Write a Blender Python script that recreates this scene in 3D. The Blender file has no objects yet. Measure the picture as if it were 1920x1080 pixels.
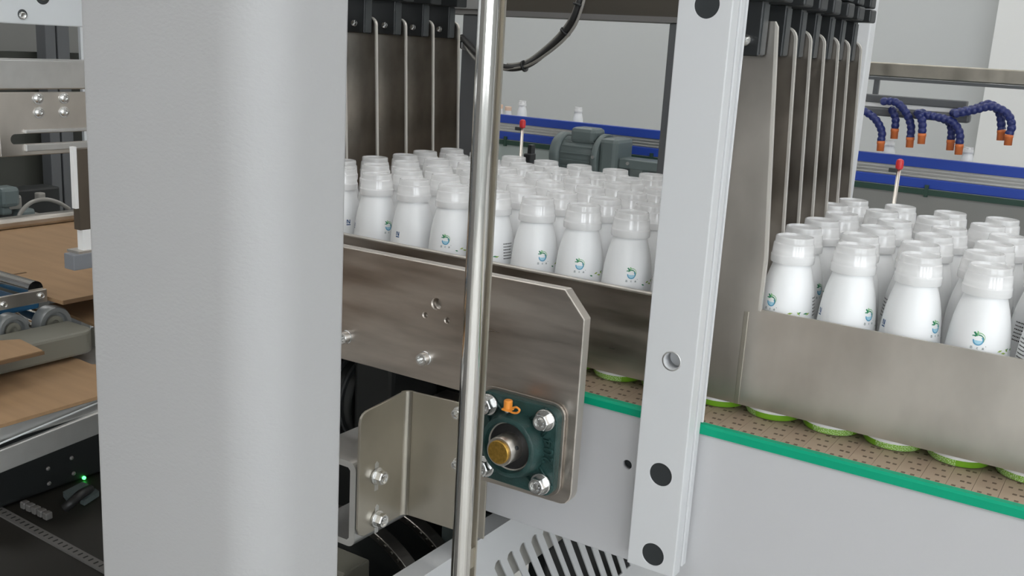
import bpy, bmesh, math, random
from mathutils import Vector, Matrix, Euler
random.seed(7)
PI = math.pi
S = bpy.context.scene
COL = S.collection

# ---------------------------------------------------------------- camera
# camera frame solved from the vanishing points: X along the conveyor, Y away, Z up
F = 1907.69
RM = Matrix(((0.83850, 0.54190, 0.05730), (0.17330, -0.16550, -0.97090), (-0.51660, 0.82400, -0.23270)))
right = Vector(RM[0]).normalized()
fwd = Vector(RM[2]); fwd = (fwd - right * fwd.dot(right)).normalized()
down = fwd.cross(right).normalized()
RM = Matrix((right, down, fwd))
cam = bpy.data.cameras.new('camera')
cam.sensor_width = 36.0
cam.lens = F / 1920 * 36
cam.clip_start = 0.02
cam_o = bpy.data.objects.new('camera', cam)
COL.objects.link(cam_o)
cam_o.matrix_world = Matrix((right, -down, -fwd)).transposed().to_4x4()
S.camera = cam_o

def ray(u, v):
    return RM.transposed() @ Vector(((u - 960) / F, (v - 540) / F, 1))
def onX(u, v, X): d = ray(u, v); return d * (X / d.x)
def onY(u, v, Y): d = ray(u, v); return d * (Y / d.y)
def onZ(u, v, Z): d = ray(u, v); return d * (Z / d.z)
def proj(p):
    c = RM @ Vector(p)
    return 960 + F * c.x / c.z, 540 + F * c.y / c.z

# ---------------------------------------------------------------- world, exposure
W = bpy.data.worlds.new('world'); S.world = W; W.use_nodes = True
W.node_tree.nodes['Background'].inputs[0].default_value = (0.75, 0.78, 0.8, 1)
W.node_tree.nodes['Background'].inputs[1].default_value = 0.6
S.view_settings.view_transform = 'Standard'
S.view_settings.look = 'None'
S.view_settings.gamma = 1
S.view_settings.use_curve_mapping = False
S.view_settings.exposure = 0.12
LAMP = 10.5
FILL = 4.5  # glow of the added wall panels
FLOOR = -1.3
CEIL = 2.3

# ---------------------------------------------------------------- materials
MATS = {}
def M(name, col, rough=0.5, metal=0.0, var=0.0, vscale=(8, 8, 8), bump=0.0, bscale=(200, 200, 200), spec=0.5, rvar=0.0, emit=None, col2=None, detail=4):
    if name in MATS: return MATS[name]
    m = bpy.data.materials.new(name); m.use_nodes = True
    nt = m.node_tree; p = nt.nodes['Principled BSDF']
    p.inputs['Base Color'].default_value = (*col, 1)
    p.inputs['Roughness'].default_value = rough
    p.inputs['Metallic'].default_value = metal
    p.inputs['Specular IOR Level'].default_value = spec
    tc = nt.nodes.new('ShaderNodeTexCoord')
    def noise(scale, det=4):
        mp = nt.nodes.new('ShaderNodeMapping'); mp.inputs['Scale'].default_value = scale
        n = nt.nodes.new('ShaderNodeTexNoise'); n.inputs['Scale'].default_value = 1; n.inputs['Detail'].default_value = det
        nt.links.new(tc.outputs['Object'], mp.inputs['Vector']); nt.links.new(mp.outputs[0], n.inputs['Vector'])
        return n
    if var or col2:
        n = noise(vscale, detail)
        r = nt.nodes.new('ShaderNodeValToRGB')
        c2 = col2 or tuple(min(1, c * (1 + var)) for c in col)
        c1 = col if col2 else tuple(c * (1 - var) for c in col)
        r.color_ramp.elements[0].position = 0.35; r.color_ramp.elements[1].position = 0.65
        r.color_ramp.elements[0].color = (*c1, 1); r.color_ramp.elements[1].color = (*c2, 1)
        nt.links.new(n.outputs['Fac'], r.inputs[0]); nt.links.new(r.outputs[0], p.inputs['Base Color'])
        if rvar:
            mr = nt.nodes.new('ShaderNodeMapRange')
            mr.inputs['From Min'].default_value = 0.3; mr.inputs['From Max'].default_value = 0.7
            mr.inputs['To Min'].default_value = rough - rvar; mr.inputs['To Max'].default_value = rough + rvar
            nt.links.new(n.outputs['Fac'], mr.inputs[0]); nt.links.new(mr.outputs[0], p.inputs['Roughness'])
    if bump:
        n = noise(bscale, 2)
        b = nt.nodes.new('ShaderNodeBump'); b.inputs['Strength'].default_value = bump; b.inputs['Distance'].default_value = 0.001
        nt.links.new(n.outputs['Fac'], b.inputs['Height']); nt.links.new(b.outputs[0], p.inputs['Normal'])
    if emit:
        p.inputs['Emission Color'].default_value = (*col, 1); p.inputs['Emission Strength'].default_value = emit
    MATS[name] = m
    return m

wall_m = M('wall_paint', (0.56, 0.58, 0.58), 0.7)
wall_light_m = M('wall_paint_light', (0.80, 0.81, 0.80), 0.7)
ceil_m = M('ceiling_paint', (0.82, 0.82, 0.82), 0.8)
floor_m = M('floor_epoxy', (0.52, 0.52, 0.50), 0.45, var=0.08, vscale=(2, 2, 2))
lamp_m = M('lamp_diffuser', (1.0, 0.985, 0.96), 0.5, emit=LAMP)
grey_coat = M('grey_powder_coat', (0.41, 0.41, 0.412), 0.5, bump=0.22, bscale=(260, 260, 420))
light_coat = M('light_grey_paint', (0.62, 0.63, 0.64), 0.42)
frame_coat = M('frame_grey_paint', (0.52, 0.52, 0.53), 0.45)
vent_coat = M('vent_grey_paint', (0.55, 0.56, 0.57), 0.45)
dark_frame = M('dark_grey_frame', (0.10, 0.105, 0.11), 0.45)
beam_m = M('brown_dark_beam', (0.06, 0.052, 0.04), 0.5)
beam_edge_m = M('beam_flange_grey', (0.16, 0.155, 0.15), 0.5)
steel = M('brushed_steel', (0.50, 0.455, 0.41), 0.36, 1.0, var=0.2, vscale=(7, 7, 45), rvar=0.09, bump=0.05, bscale=(15, 15, 700), detail=6)
steel_v = M('steel_sheet', (0.60, 0.565, 0.52), 0.33, 1.0, var=0.12, vscale=(14, 14, 8), rvar=0.06, bump=0.03, bscale=(60, 60, 60))
steel_warm = M('bracket_steel', (0.48, 0.45, 0.39), 0.34, 1.0, var=0.08, vscale=(12, 12, 10), rvar=0.06)
steel_edge = M('cut_steel_edge', (0.62, 0.58, 0.53), 0.4, 0.8)
divider_m = M('divider_steel', (0.34, 0.31, 0.275), 0.34, 1.0, var=0.2, vscale=(22, 22, 14), rvar=0.08)
divider_edge = M('divider_edge', (0.66, 0.63, 0.58), 0.4, 0.6)
chrome = M('polished_chrome', (0.72, 0.70, 0.67), 0.09, 1.0)
zinc = M('zinc_bolt', (0.70, 0.70, 0.69), 0.25, 1.0)
alu = M('aluminium', (0.62, 0.62, 0.61), 0.38, 0.9, var=0.04, vscale=(3, 40, 40))
white_alu = M('anodised_white_aluminium', (0.72, 0.75, 0.77), 0.4, 0.2)
black_pl = M('black_plastic', (0.016, 0.018, 0.019), 0.42)
grey_pl = M('dark_grey_plastic', (0.045, 0.05, 0.052), 0.45)
hole_m = M('hole_plug_black', (0.022, 0.026, 0.028), 0.45)
green_iron = M('green_cast_iron', (0.017, 0.050, 0.046), 0.38, var=0.2, vscale=(60, 60, 60), bump=0.35, bscale=(500, 500, 500))
brass = M('brass_shaft_end', (0.42, 0.25, 0.05), 0.35, 0.8, var=0.2, vscale=(300, 300, 300))
orange_pl = M('orange_plastic', (0.85, 0.30, 0.04), 0.4)
green_pl = M('green_wear_strip', (0.0, 0.33, 0.18), 0.45, spec=0.25)
belt_m = M('tan_belt', (0.38, 0.29, 0.21), 0.5)
belt_hole = M('belt_hole', (0.12, 0.085, 0.06), 0.6)
belt_dark = M('belt_underside', (0.05, 0.045, 0.035), 0.7)
blue_pl = M('blue_guide_plastic', (0.02, 0.06, 0.36), 0.4)
blue_hose = M('blue_hose_plastic', (0.012, 0.022, 0.13), 0.35)
nozzle_m = M('orange_nozzle', (0.62, 0.16, 0.04), 0.45)
motor_m = M('motor_grey_green', (0.115, 0.145, 0.145), 0.42)
teal_panel = M('pale_teal_panel', (0.36, 0.41, 0.40), 0.5)
bgpanel = M('background_grey_panel', (0.22, 0.22, 0.21), 0.5)
dkgreen = M('dark_green_belt_edge', (0.02, 0.055, 0.04), 0.5)
red_pl = M('red_plastic_knob', (0.62, 0.035, 0.04), 0.35)
card_m = M('corrugated_cardboard', (0.30, 0.185, 0.095), 0.8, var=0.07, vscale=(6, 60, 6))
card_edge = M('cardboard_cut_edge', (0.13, 0.075, 0.035), 0.85)
blue_belt = M('blue_belt', (0.015, 0.09, 0.19), 0.5)
olive_m = M('olive_grey_cover', (0.17, 0.165, 0.135), 0.45)
dark_glass = M('smoked_panel', (0.045, 0.047, 0.04), 0.3)
dark_m = M('machine_dark', (0.012, 0.014, 0.014), 0.5)
dark2_m = M('machine_dark_brown', (0.022, 0.02, 0.016), 0.5)
rubber = M('black_rubber', (0.012, 0.012, 0.012), 0.45)
clear_tube = M('smoked_tube', (0.25, 0.24, 0.22), 0.25)
chain_m = M('oiled_chain', (0.22, 0.21, 0.195), 0.3, 0.9)
chain_hi = M('chain_pin_steel', (0.3, 0.29, 0.27), 0.3, 1.0)
led_m = M('green_led', (0.05, 1.0, 0.12), 0.4, emit=6.0)
white_pl = M('white_plastic', (0.78, 0.78, 0.77), 0.45)
scale_m = M('metal_scale', (0.22, 0.21, 0.20), 0.4, 0.3)
print_blue = M('print_blue', (0.10, 0.33, 0.52), 0.35)
print_lblue = M('print_light_blue', (0.36, 0.62, 0.75), 0.35)
print_green = M('print_green', (0.02, 0.22, 0.10), 0.35)
print_lgreen = M('print_light_green', (0.22, 0.50, 0.22), 0.35)
print_lime = M('print_lime', (0.30, 0.44, 0.07), 0.35)
print_grey = M('print_grey', (0.30, 0.34, 0.34), 0.4)
print_black = M('print_black', (0.02, 0.02, 0.02), 0.4)
print_navy = M('print_navy', (0.02, 0.08, 0.22), 0.4)

def bottle_material():
    m = bpy.data.materials.new('white_bottle_print'); m.use_nodes = True
    nt = m.node_tree; p = nt.nodes['Principled BSDF']
    p.inputs['Roughness'].default_value = 0.32
    tc = nt.nodes.new('ShaderNodeTexCoord'); sx = nt.nodes.new('ShaderNodeSeparateXYZ')
    nt.links.new(tc.outputs['Object'], sx.inputs[0])
    # lime band with white fields printed round the foot
    ramp = nt.nodes.new('ShaderNodeValToRGB'); ramp.color_ramp.interpolation = 'CONSTANT'
    e = ramp.color_ramp.elements
    e[0].position = 0; e[0].color = (1, 1, 1, 1)
    e[1].position = 0.38; e[1].color = (0, 0, 0, 1)
    mul = nt.nodes.new('ShaderNodeMath'); mul.operation = 'MULTIPLY'; mul.inputs[1].default_value = 50
    nt.links.new(sx.outputs[2], mul.inputs[0]); nt.links.new(mul.outputs[0], ramp.inputs[0])
    at = nt.nodes.new('ShaderNodeMath'); at.operation = 'ARCTAN2'
    nt.links.new(sx.outputs[1], at.inputs[0]); nt.links.new(sx.outputs[0], at.inputs[1])
    cmb = nt.nodes.new('ShaderNodeCombineXYZ')
    m1 = nt.nodes.new('ShaderNodeMath'); m1.operation = 'MULTIPLY'; m1.inputs[1].default_value = 14
    m2 = nt.nodes.new('ShaderNodeMath'); m2.operation = 'MULTIPLY'; m2.inputs[1].default_value = 420
    nt.links.new(at.outputs[0], m1.inputs[0]); nt.links.new(sx.outputs[2], m2.inputs[0])
    nt.links.new(m1.outputs[0], cmb.inputs[0]); nt.links.new(m2.outputs[0], cmb.inputs[1])
    nz = nt.nodes.new('ShaderNodeTexNoise'); nz.inputs['Scale'].default_value = 2.2; nz.inputs['Detail'].default_value = 1
    nt.links.new(cmb.outputs[0], nz.inputs['Vector'])
    r2 = nt.nodes.new('ShaderNodeValToRGB'); r2.color_ramp.interpolation = 'CONSTANT'
    r2.color_ramp.elements[0].position = 0; r2.color_ramp.elements[0].color = (0.20, 0.42, 0.03, 1)
    r2.color_ramp.elements[1].position = 0.53; r2.color_ramp.elements[1].color = (0.55, 0.72, 0.40, 1)
    sn = nt.nodes.new('ShaderNodeMath'); sn.operation = 'SINE'
    m3 = nt.nodes.new('ShaderNodeMath'); m3.operation = 'MULTIPLY'; m3.inputs[1].default_value = 2.0
    nt.links.new(at.outputs[0], m3.inputs[0]); nt.links.new(m3.outputs[0], sn.inputs[0])
    gate = nt.nodes.new('ShaderNodeMath'); gate.operation = 'GREATER_THAN'; gate.inputs[1].default_value = 0.1
    nt.links.new(sn.outputs[0], gate.inputs[0])
    nt.links.new(nz.outputs['Fac'], r2.inputs[0])
    gm = nt.nodes.new('ShaderNodeMix'); gm.data_type = 'RGBA'
    gm.inputs['A'].default_value = (0.17, 0.38, 0.02, 1)
    nt.links.new(gate.outputs[0], gm.inputs['Factor']); nt.links.new(r2.outputs[0], gm.inputs['B'])
    mx = nt.nodes.new('ShaderNodeMix'); mx.data_type = 'RGBA'
    mx.inputs['A'].default_value = (0.86, 0.87, 0.875, 1)
    nt.links.new(ramp.outputs[0], mx.inputs['Factor']); nt.links.new(gm.outputs['Result'], mx.inputs['B'])
    nt.links.new(mx.outputs['Result'], p.inputs['Base Color'])
    return m
bottle_m = bottle_material()

def cap_material():
    m = bpy.data.materials.new('frosted_cap'); m.use_nodes = True
    nt = m.node_tree; p = nt.nodes['Principled BSDF']
    p.inputs['Base Color'].default_value = (0.93, 0.93, 0.93, 1)
    p.inputs['Roughness'].default_value = 0.1
    p.inputs['Specular IOR Level'].default_value = 1.0
    tr = nt.nodes.new('ShaderNodeBsdfTransparent'); tr.inputs[0].default_value = (0.97, 0.97, 0.97, 1)
    tl = nt.nodes.new('ShaderNodeBsdfTranslucent'); tl.inputs[0].default_value = (0.9, 0.9, 0.9, 1)
    tc = nt.nodes.new('ShaderNodeTexCoord'); sx = nt.nodes.new('ShaderNodeSeparateXYZ'); nt.links.new(tc.outputs['Object'], sx.inputs[0])
    # the thin upper rim is clearer plastic than the thick skirt
    mr = nt.nodes.new('ShaderNodeMapRange')
    mr.inputs['From Min'].default_value = 0.174; mr.inputs['From Max'].default_value = 0.185
    mr.inputs['To Min'].default_value = 0.06; mr.inputs['To Max'].default_value = 0.45
    nt.links.new(sx.outputs[2], mr.inputs[0])
    a = nt.nodes.new('ShaderNodeMixShader'); a.inputs[0].default_value = 0.22
    nt.links.new(p.outputs[0], a.inputs[1]); nt.links.new(tl.outputs[0], a.inputs[2])
    b = nt.nodes.new('ShaderNodeMixShader'); nt.links.new(mr.outputs[0], b.inputs[0])
    nt.links.new(a.outputs[0], b.inputs[1]); nt.links.new(tr.outputs[0], b.inputs[2])
    nt.links.new(b.outputs[0], nt.nodes['Material Output'].inputs[0])
    return m
cap_m = cap_material()

# ---------------------------------------------------------------- mesh helpers
def new(): return bmesh.new()
def bx(bm, x0, x1, y0, y1, z0, z1, mi=0, bevel=0.0, seg=2):
    t = bmesh.new()
    bmesh.ops.create_cube(t, size=1)
    bmesh.ops.scale(t, vec=(x1 - x0, y1 - y0, z1 - z0), verts=t.verts)
    bmesh.ops.translate(t, vec=((x0 + x1) / 2, (y0 + y1) / 2, (z0 + z1) / 2), verts=t.verts)
    if bevel: bmesh.ops.bevel(t, geom=t.edges[:], offset=bevel, segments=seg, affect='EDGES', profile=0.5)
    merge(bm, t, mi)
    return bm
def merge(bm, t, mi=None):
    vm = {}
    for v in t.verts: vm[v] = bm.verts.new(v.co)
    for f in t.faces:
        try:
            nf = bm.faces.new([vm[v] for v in f.verts]); nf.material_index = f.material_index if mi is None else mi; nf.smooth = f.smooth
        except ValueError: pass
    t.free()
def basis(axis):
    a = Vector(axis).normalized()
    h = Vector((0, 0, 1)) if abs(a.z) < 0.9 else Vector((1, 0, 0))
    u = h.cross(a).normalized(); w = a.cross(u)
    return a, u, w
def lathe(bm, prof, origin=(0, 0, 0), axis=(0, 0, 1), seg=32, mi=0, cap0=True, cap1=True, rot=0.0):
    a, u, w = basis(axis); o = Vector(origin)
    rings = []
    for r, h in prof:
        rings.append([bm.verts.new(o + a * h + (u * math.cos(rot + 2 * PI * k / seg) + w * math.sin(rot + 2 * PI * k / seg)) * r) for k in range(seg)])
    for i in range(len(rings) - 1):
        for k in range(seg):
            f = bm.faces.new((rings[i][k], rings[i][(k + 1) % seg], rings[i + 1][(k + 1) % seg], rings[i + 1][k]))
            f.material_index = mi; f.smooth = seg > 8
    if cap0: f = bm.faces.new(rings[0][::-1]); f.material_index = mi
    if cap1: f = bm.faces.new(rings[-1]); f.material_index = mi
    return bm
def cyl(bm, p0, p1, r, seg=24, mi=0, ch=0.0):
    p0 = Vector(p0); p1 = Vector(p1); L = (p1 - p0).length
    pr = [(r - ch, 0), (r, ch), (r, L - ch), (r - ch, L)] if ch else [(r, 0), (r, L)]
    return lathe(bm, pr, p0, p1 - p0, seg, mi)
def prism(bm, pts, y0, y1, plane='XZ', mi=0, bevel=0.0):
    """extrude a polygon (pts in the plane's two axes) between y0 and y1 on the third axis"""
    def P(a, b, c):
        return {'XZ': (a, c, b), 'YZ': (c, a, b), 'XY': (a, b, c)}[plane]
    t = bmesh.new()
    A = [t.verts.new(P(a, b, y0)) for a, b in pts]; B = [t.verts.new(P(a, b, y1)) for a, b in pts]
    n = len(pts)
    t.faces.new(A[::-1]); t.faces.new(B)
    for k in range(n): t.faces.new((A[k], A[(k + 1) % n], B[(k + 1) % n], B[k]))
    bmesh.ops.recalc_face_normals(t, faces=t.faces)
    if bevel: bmesh.ops.bevel(t, geom=t.edges[:], offset=bevel, segments=2, affect='EDGES', profile=0.5)
    merge(bm, t, mi)
    return bm
def smooth_path(pts, n=8):
    pts = [Vector(p) for p in pts]; out = []
    for i in range(len(pts) - 1):
        p0 = pts[max(0, i - 1)]; p1 = pts[i]; p2 = pts[i + 1]; p3 = pts[min(len(pts) - 1, i + 2)]
        for k in range(n):
            t = k / n
            out.append(0.5 * ((2 * p1) + (p2 - p0) * t + (2 * p0 - 5 * p1 + 4 * p2 - p3) * t * t + (3 * p1 - p0 - 3 * p2 + p3) * t ** 3))
    out.append(pts[-1])
    return out
def tube(bm, pts, r, seg=12, mi=0):
    pts = [Vector(p) for p in pts]; prev = None; rings = []
    rs = r if isinstance(r, (list, tuple)) else [r] * len(pts)
    for i, p in enumerate(pts):
        d = (pts[min(i + 1, len(pts) - 1)] - pts[max(i - 1, 0)]).normalized()
        if prev is None: _, u, w = basis(d)
        else:
            u = (prev - d * prev.dot(d)).normalized(); w = d.cross(u)
        prev = u
        rings.append([bm.verts.new(p + (u * math.cos(2 * PI * k / seg) + w * math.sin(2 * PI * k / seg)) * rs[i]) for k in range(seg)])
    for i in range(len(rings) - 1):
        for k in range(seg):
            f = bm.faces.new((rings[i][k], rings[i][(k + 1) % seg], rings[i + 1][(k + 1) % seg], rings[i + 1][k])); f.material_index = mi; f.smooth = True
    f = bm.faces.new(rings[0][::-1]); f.material_index = mi
    f = bm.faces.new(rings[-1]); f.material_index = mi
    return bm
def rounded_rect(x0, x1, y0, y1, rads, n=8):
    """corner radii order: (x0,y0),(x1,y0),(x1,y1),(x0,y1)"""
    cs = [(x0, y0, 1, 1, PI), (x1, y0, -1, 1, 1.5 * PI), (x1, y1, -1, -1, 0), (x0, y1, 1, -1, 0.5 * PI)]
    out = []
    for (cx, cy, sx, sy, a0), r in zip(cs, rads):
        if r <= 0: out.append((cx, cy)); continue
        for k in range(n + 1):
            a = a0 + k / n * PI / 2
            out.append((cx + sx * r + r * math.cos(a), cy + sy * r + r * math.sin(a)))
    return out

ORG = {}
def thing(name, label, cat, loc=(0, 0, 0), group=None):
    o = bpy.data.objects.new(name, None); COL.objects.link(o)
    o.location = loc; o.empty_display_size = 0.02
    o['label'] = label; o['category'] = cat
    if group: o['group'] = group
    ORG[o.name] = Vector(loc)
    return o
def tag(o, label, cat, group=None):
    o['label'] = label; o['category'] = cat
    if group: o['group'] = group
    return o
def obj(name, bm, mats, parent=None, smooth=False, origin=None, local=False):
    """world-space bmesh -> one object; parts get coordinates relative to their root"""
    if not isinstance(mats, (list, tuple)): mats = [mats]
    bmesh.ops.recalc_face_normals(bm, faces=bm.faces)
    if local: off = Vector((0, 0, 0))
    elif parent is not None: off = ORG[parent.name]
    else:
        if origin is None:
            xs = [v.co.x for v in bm.verts]; ys = [v.co.y for v in bm.verts]; zs = [v.co.z for v in bm.verts]
            origin = ((min(xs) + max(xs)) / 2, (min(ys) + max(ys)) / 2, min(zs))
        off = Vector(origin)
    if off.length: bmesh.ops.translate(bm, vec=-off, verts=bm.verts)
    if smooth:
        for f in bm.faces: f.smooth = True
    me = bpy.data.meshes.new(name); bm.to_mesh(me); bm.free()
    for m in mats: me.materials.append(m)
    o = bpy.data.objects.new(name, me); COL.objects.link(o)
    if parent is not None: o.parent = parent; ORG[o.name] = ORG[parent.name]
    else: o.location = off; ORG[o.name] = off
    if smooth:
        try: me.set_sharp_from_angle(angle=math.radians(18 if name == 'cap' else 35))
        except Exception: pass
    return o
def struct(name, bm, mats):
    o = obj(name, bm, mats); o['kind'] = 'structure'; return o
def cut(o, cutter_bm):
    """subtract a cutter (same coordinates as the object's mesh) and keep the plain result"""
    bmesh.ops.recalc_face_normals(cutter_bm, faces=cutter_bm.faces)
    cm = bpy.data.meshes.new('cut'); cutter_bm.to_mesh(cm); cutter_bm.free()
    c = bpy.data.objects.new('cut', cm); COL.objects.link(c)
    loc = o.location.copy(); par = o.parent
    o.parent = None; o.location = (0, 0, 0)
    md = o.modifiers.new('b', 'BOOLEAN'); md.object = c; md.operation = 'DIFFERENCE'; md.solver = 'EXACT'
    bpy.context.view_layer.update()
    me = bpy.data.meshes.new_from_object(o.evaluated_get(bpy.context.evaluated_depsgraph_get()))
    o.modifiers.clear(); old = o.data; nm = old.name; o.data = me
    bpy.data.objects.remove(c); bpy.data.meshes.remove(cm); bpy.data.meshes.remove(old); me.name = nm
    o.location = loc; o.parent = par
def rel(bm, o):
    bmesh.ops.translate(bm, vec=-ORG[o.name], verts=bm.verts); return bm

def bolt_mesh(bm, p, axis, r, h, washer=1.35, wh=0.25, recess=True, hexh=True):
    """washer + hex (or round) head standing on point p"""
    a = Vector(axis).normalized(); p = Vector(p)
    w = r * wh
    lathe(bm, [(r * washer, 0), (r * washer, w * 0.75), (r * washer * 0.93, w)], p, a, 24)
    q = p + a * w
    if hexh:
        lathe(bm, [(r, 0), (r, h * 0.85), (r * 0.86, h)], q, a, 6, cap1=False)
        lathe(bm, [(r * 0.86, h), (r * 0.62, h), (r * 0.55, h * 0.93), (0.0005, h * 0.93)], q, a, 24, cap0=False)
    else:
        lathe(bm, [(r, 0), (r, h * 0.9), (r * 0.92, h), (r * 0.62, h), (r * 0.58, h * 0.45), (0.0004, h * 0.45)], q, a, 24)
    if recess:
        for k in range(6):
            _, u, w2 = basis(a)
            d = u * math.cos(k * PI / 3) + w2 * math.sin(k * PI / 3)
            c = q + a * (h * 0.95) + d * r * 0.42
            lathe(bm, [(r * 0.10, 0), (r * 0.08, h * 0.07)], c, a, 6)
    return bm

# ---------------------------------------------------------------- the room
struct('floor', bx(new(), -9, 6, -5, 8, FLOOR - 0.05, FLOOR), floor_m)
struct('ceiling', bx(new(), -9, 6, -5, 8, CEIL, CEIL + 0.05), ceil_m)
struct('wall_back', bx(new(), -9, 6, 7.5, 7.6, FLOOR, CEIL), wall_m)
struct('wall_front', bx(new(), -9, 6, -5.1, -5, FLOOR, CEIL), wall_m)
struct('wall_left', bx(new(), -9.1, -9, -5, 7.6, FLOOR, CEIL), wall_m)
struct('wall_right', bx(new(), 6, 6.1, -5, 7.6, FLOOR, CEIL), wall_m)
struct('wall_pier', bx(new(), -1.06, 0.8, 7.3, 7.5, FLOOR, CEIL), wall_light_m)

# unseen glowing panels added on two walls for fill and the rod's bright stripe
fill_m = M('window_daylight', (0.92, 0.96, 1.0), 0.5, emit=FILL)
for n_, (wx0, wx1) in enumerate(((1.3, 3.1), (3.6, 5.4))):
    t = struct(f'window_{n_ + 1}', bx(new(), wx0, wx1, -5.0, -4.985, -0.35, 1.85), white_pl)
    obj('pane', bx(new(), wx0 + 0.06, (wx0 + wx1) / 2 - 0.03, -4.985, -4.98, -0.29, 1.79), fill_m, t)
    obj('pane', bx(new(), (wx0 + wx1) / 2 + 0.03, wx1 - 0.06, -4.985, -4.98, -0.29, 1.79), fill_m, t)
for n_, (wy0, wy1) in enumerate(((-4.4, -2.6), (-2.1, -0.3))):
    t = struct(f'window_{n_ + 3}', bx(new(), 5.985, 6.0, wy0, wy1, -0.35, 1.85), white_pl)
    obj('pane', bx(new(), 5.98, 5.985, wy0 + 0.06, (wy0 + wy1) / 2 - 0.03, -0.29, 1.79), fill_m, t)
    obj('pane', bx(new(), 5.98, 5.985, (wy0 + wy1) / 2 + 0.03, wy1 - 0.06, -0.29, 1.79), fill_m, t)
# unseen dark box added left of the camera to darken reflections in the steel
o = obj('packing_machine', bx(new(), -3.4, -1.9, -0.5, 0.42, FLOOR, 0.7, bevel=0.01), dark_frame)
tag(o, 'tall dark grey packing machine left of the camera', 'machine')

# unseen cartons added behind the camera to give the steel warm reflections
for iy in range(3):
    for ix in range(4):
        for iz in range(2):
            cx0 = -4.3 + ix * 0.72; cy0 = -3.6 + iy * 0.62; cz0 = FLOOR + 0.001 + iz * 0.401
            t = thing('carton', 'brown closed cardboard carton in the stack behind the camera', 'carton', (cx0 + 0.35, cy0 + 0.3, cz0), 'stacked cartons')
            obj('box', bx(new(), cx0, cx0 + 0.70, cy0, cy0 + 0.60, cz0, cz0 + 0.399, bevel=0.004), card_m, t)
            obj('tape', bx(new(), cx0, cx0 + 0.70, cy0 + 0.27, cy0 + 0.33, cz0 + 0.399, cz0 + 0.3996), white_pl, t)
for lx in (-6.5, -4.0, -1.5, 1.0, 3.5):
    for ly in (-3.4, -1.0, 1.6, 4.2, 6.4):
        t = thing('ceiling_light', 'white rectangular ceiling light panel above the packing hall', 'ceiling light', (lx, ly, CEIL - 0.06), 'ceiling light panels')
        obj('frame', bx(new(), lx - 0.62, lx + 0.62, ly - 0.17, ly + 0.17, CEIL - 0.05, CEIL), white_pl, t)
        obj('diffuser', bx(new(), lx - 0.6, lx + 0.6, ly - 0.15, ly + 0.15, CEIL - 0.06, CEIL - 0.05), lamp_m, t)

# ---------------------------------------------------------------- conveyor frame
XL, XR = -1.06, 0.45
t = thing('conveyor_stand', 'light grey painted conveyor side frame below the green strip', 'conveyor', (-0.2, 1.15, FLOOR))
o = obj('side_panel', bx(new(), -0.605, XR, 0.910, 0.9165, -0.526, -0.3645, bevel=0.002), frame_coat, t)
c = new(); cyl(c, (-0.416, 0.89, -0.4195), (-0.416, 0.96, -0.4195), 0.0053, 24)
cut(o, rel(c, t))
obj('slide_bed', bx(new(), -0.605, XR, 0.917, 1.409, -0.385, -0.3718), frame_coat, t)
obj('side_panel', bx(new(), XL, XR, 1.41, 1.43, -0.526, -0.3718, bevel=0.002), frame_coat, t)
obj('hole_backing', bx(new(), -0.435, -0.405, 0.917, 0.92, -0.435, -0.405), hole_m, t)
for lx in (-0.9, 0.15):
    for ly in (0.95, 1.39):
        if (lx, ly) == (-0.9, 0.95): continue
        obj('leg', bx(new(), lx - 0.02, lx + 0.02, ly - 0.02, ly + 0.02, FLOOR, -0.526), frame_coat, t)

o = obj('wear_strip', prism(new(), [(0.907, -0.3638), (0.9165, -0.3638), (0.9165, -0.3545), (0.9095, -0.3545), (0.907, -0.3565)], -0.606, XR, 'YZ'), green_pl)
tag(o, 'bright green plastic wear strip running along the conveyor edge', 'wear strip')

# belt: each moulded link is a piece of its own
belt = thing('conveyor_belt', 'tan modular plastic conveyor belt carrying the white bottles', 'conveyor belt', (-0.4, 1.15, -0.3715))
PITCH = 0.0215
def link_mesh():
    bm = new()
    bx(bm, -PITCH / 2 + 0.00015, PITCH / 2 - 0.00015, 0.9175, 1.408, -0.3665, -0.3575)
    bx(bm, -PITCH * 0.16, PITCH * 0.36, 0.9165, 0.9190, -0.3640, -0.35735, 1)
    y = 0.927; k = 0
    while y < 1.40:
        for dx in ((-0.0045, 0.0035) if k % 2 == 0 else (0.0005, 0.0062)):
            bx(bm, dx - 0.0018, dx + 0.0018, y - 0.0016, y + 0.0016, -0.358, -0.35735, 1)
        y += 0.0150; k += 1
    return bm
nl = int((XR - XL) / PITCH)
first = obj('belt_link', link_mesh(), [belt_m, belt_hole], belt, local=True)
first.location = Vector((XL + PITCH / 2, 0, 0)) - ORG[belt.name]
for k in range(1, nl):
    c = first.copy(); COL.objects.link(c); c.parent = belt
    c.location = Vector((XL + PITCH * (k + 0.5), 0, 0)) - ORG[belt.name]
obj('belt_carcass', bx(new(), XL, XR, 0.918, 1.408, -0.3708, -0.3667), belt_dark, belt)

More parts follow.
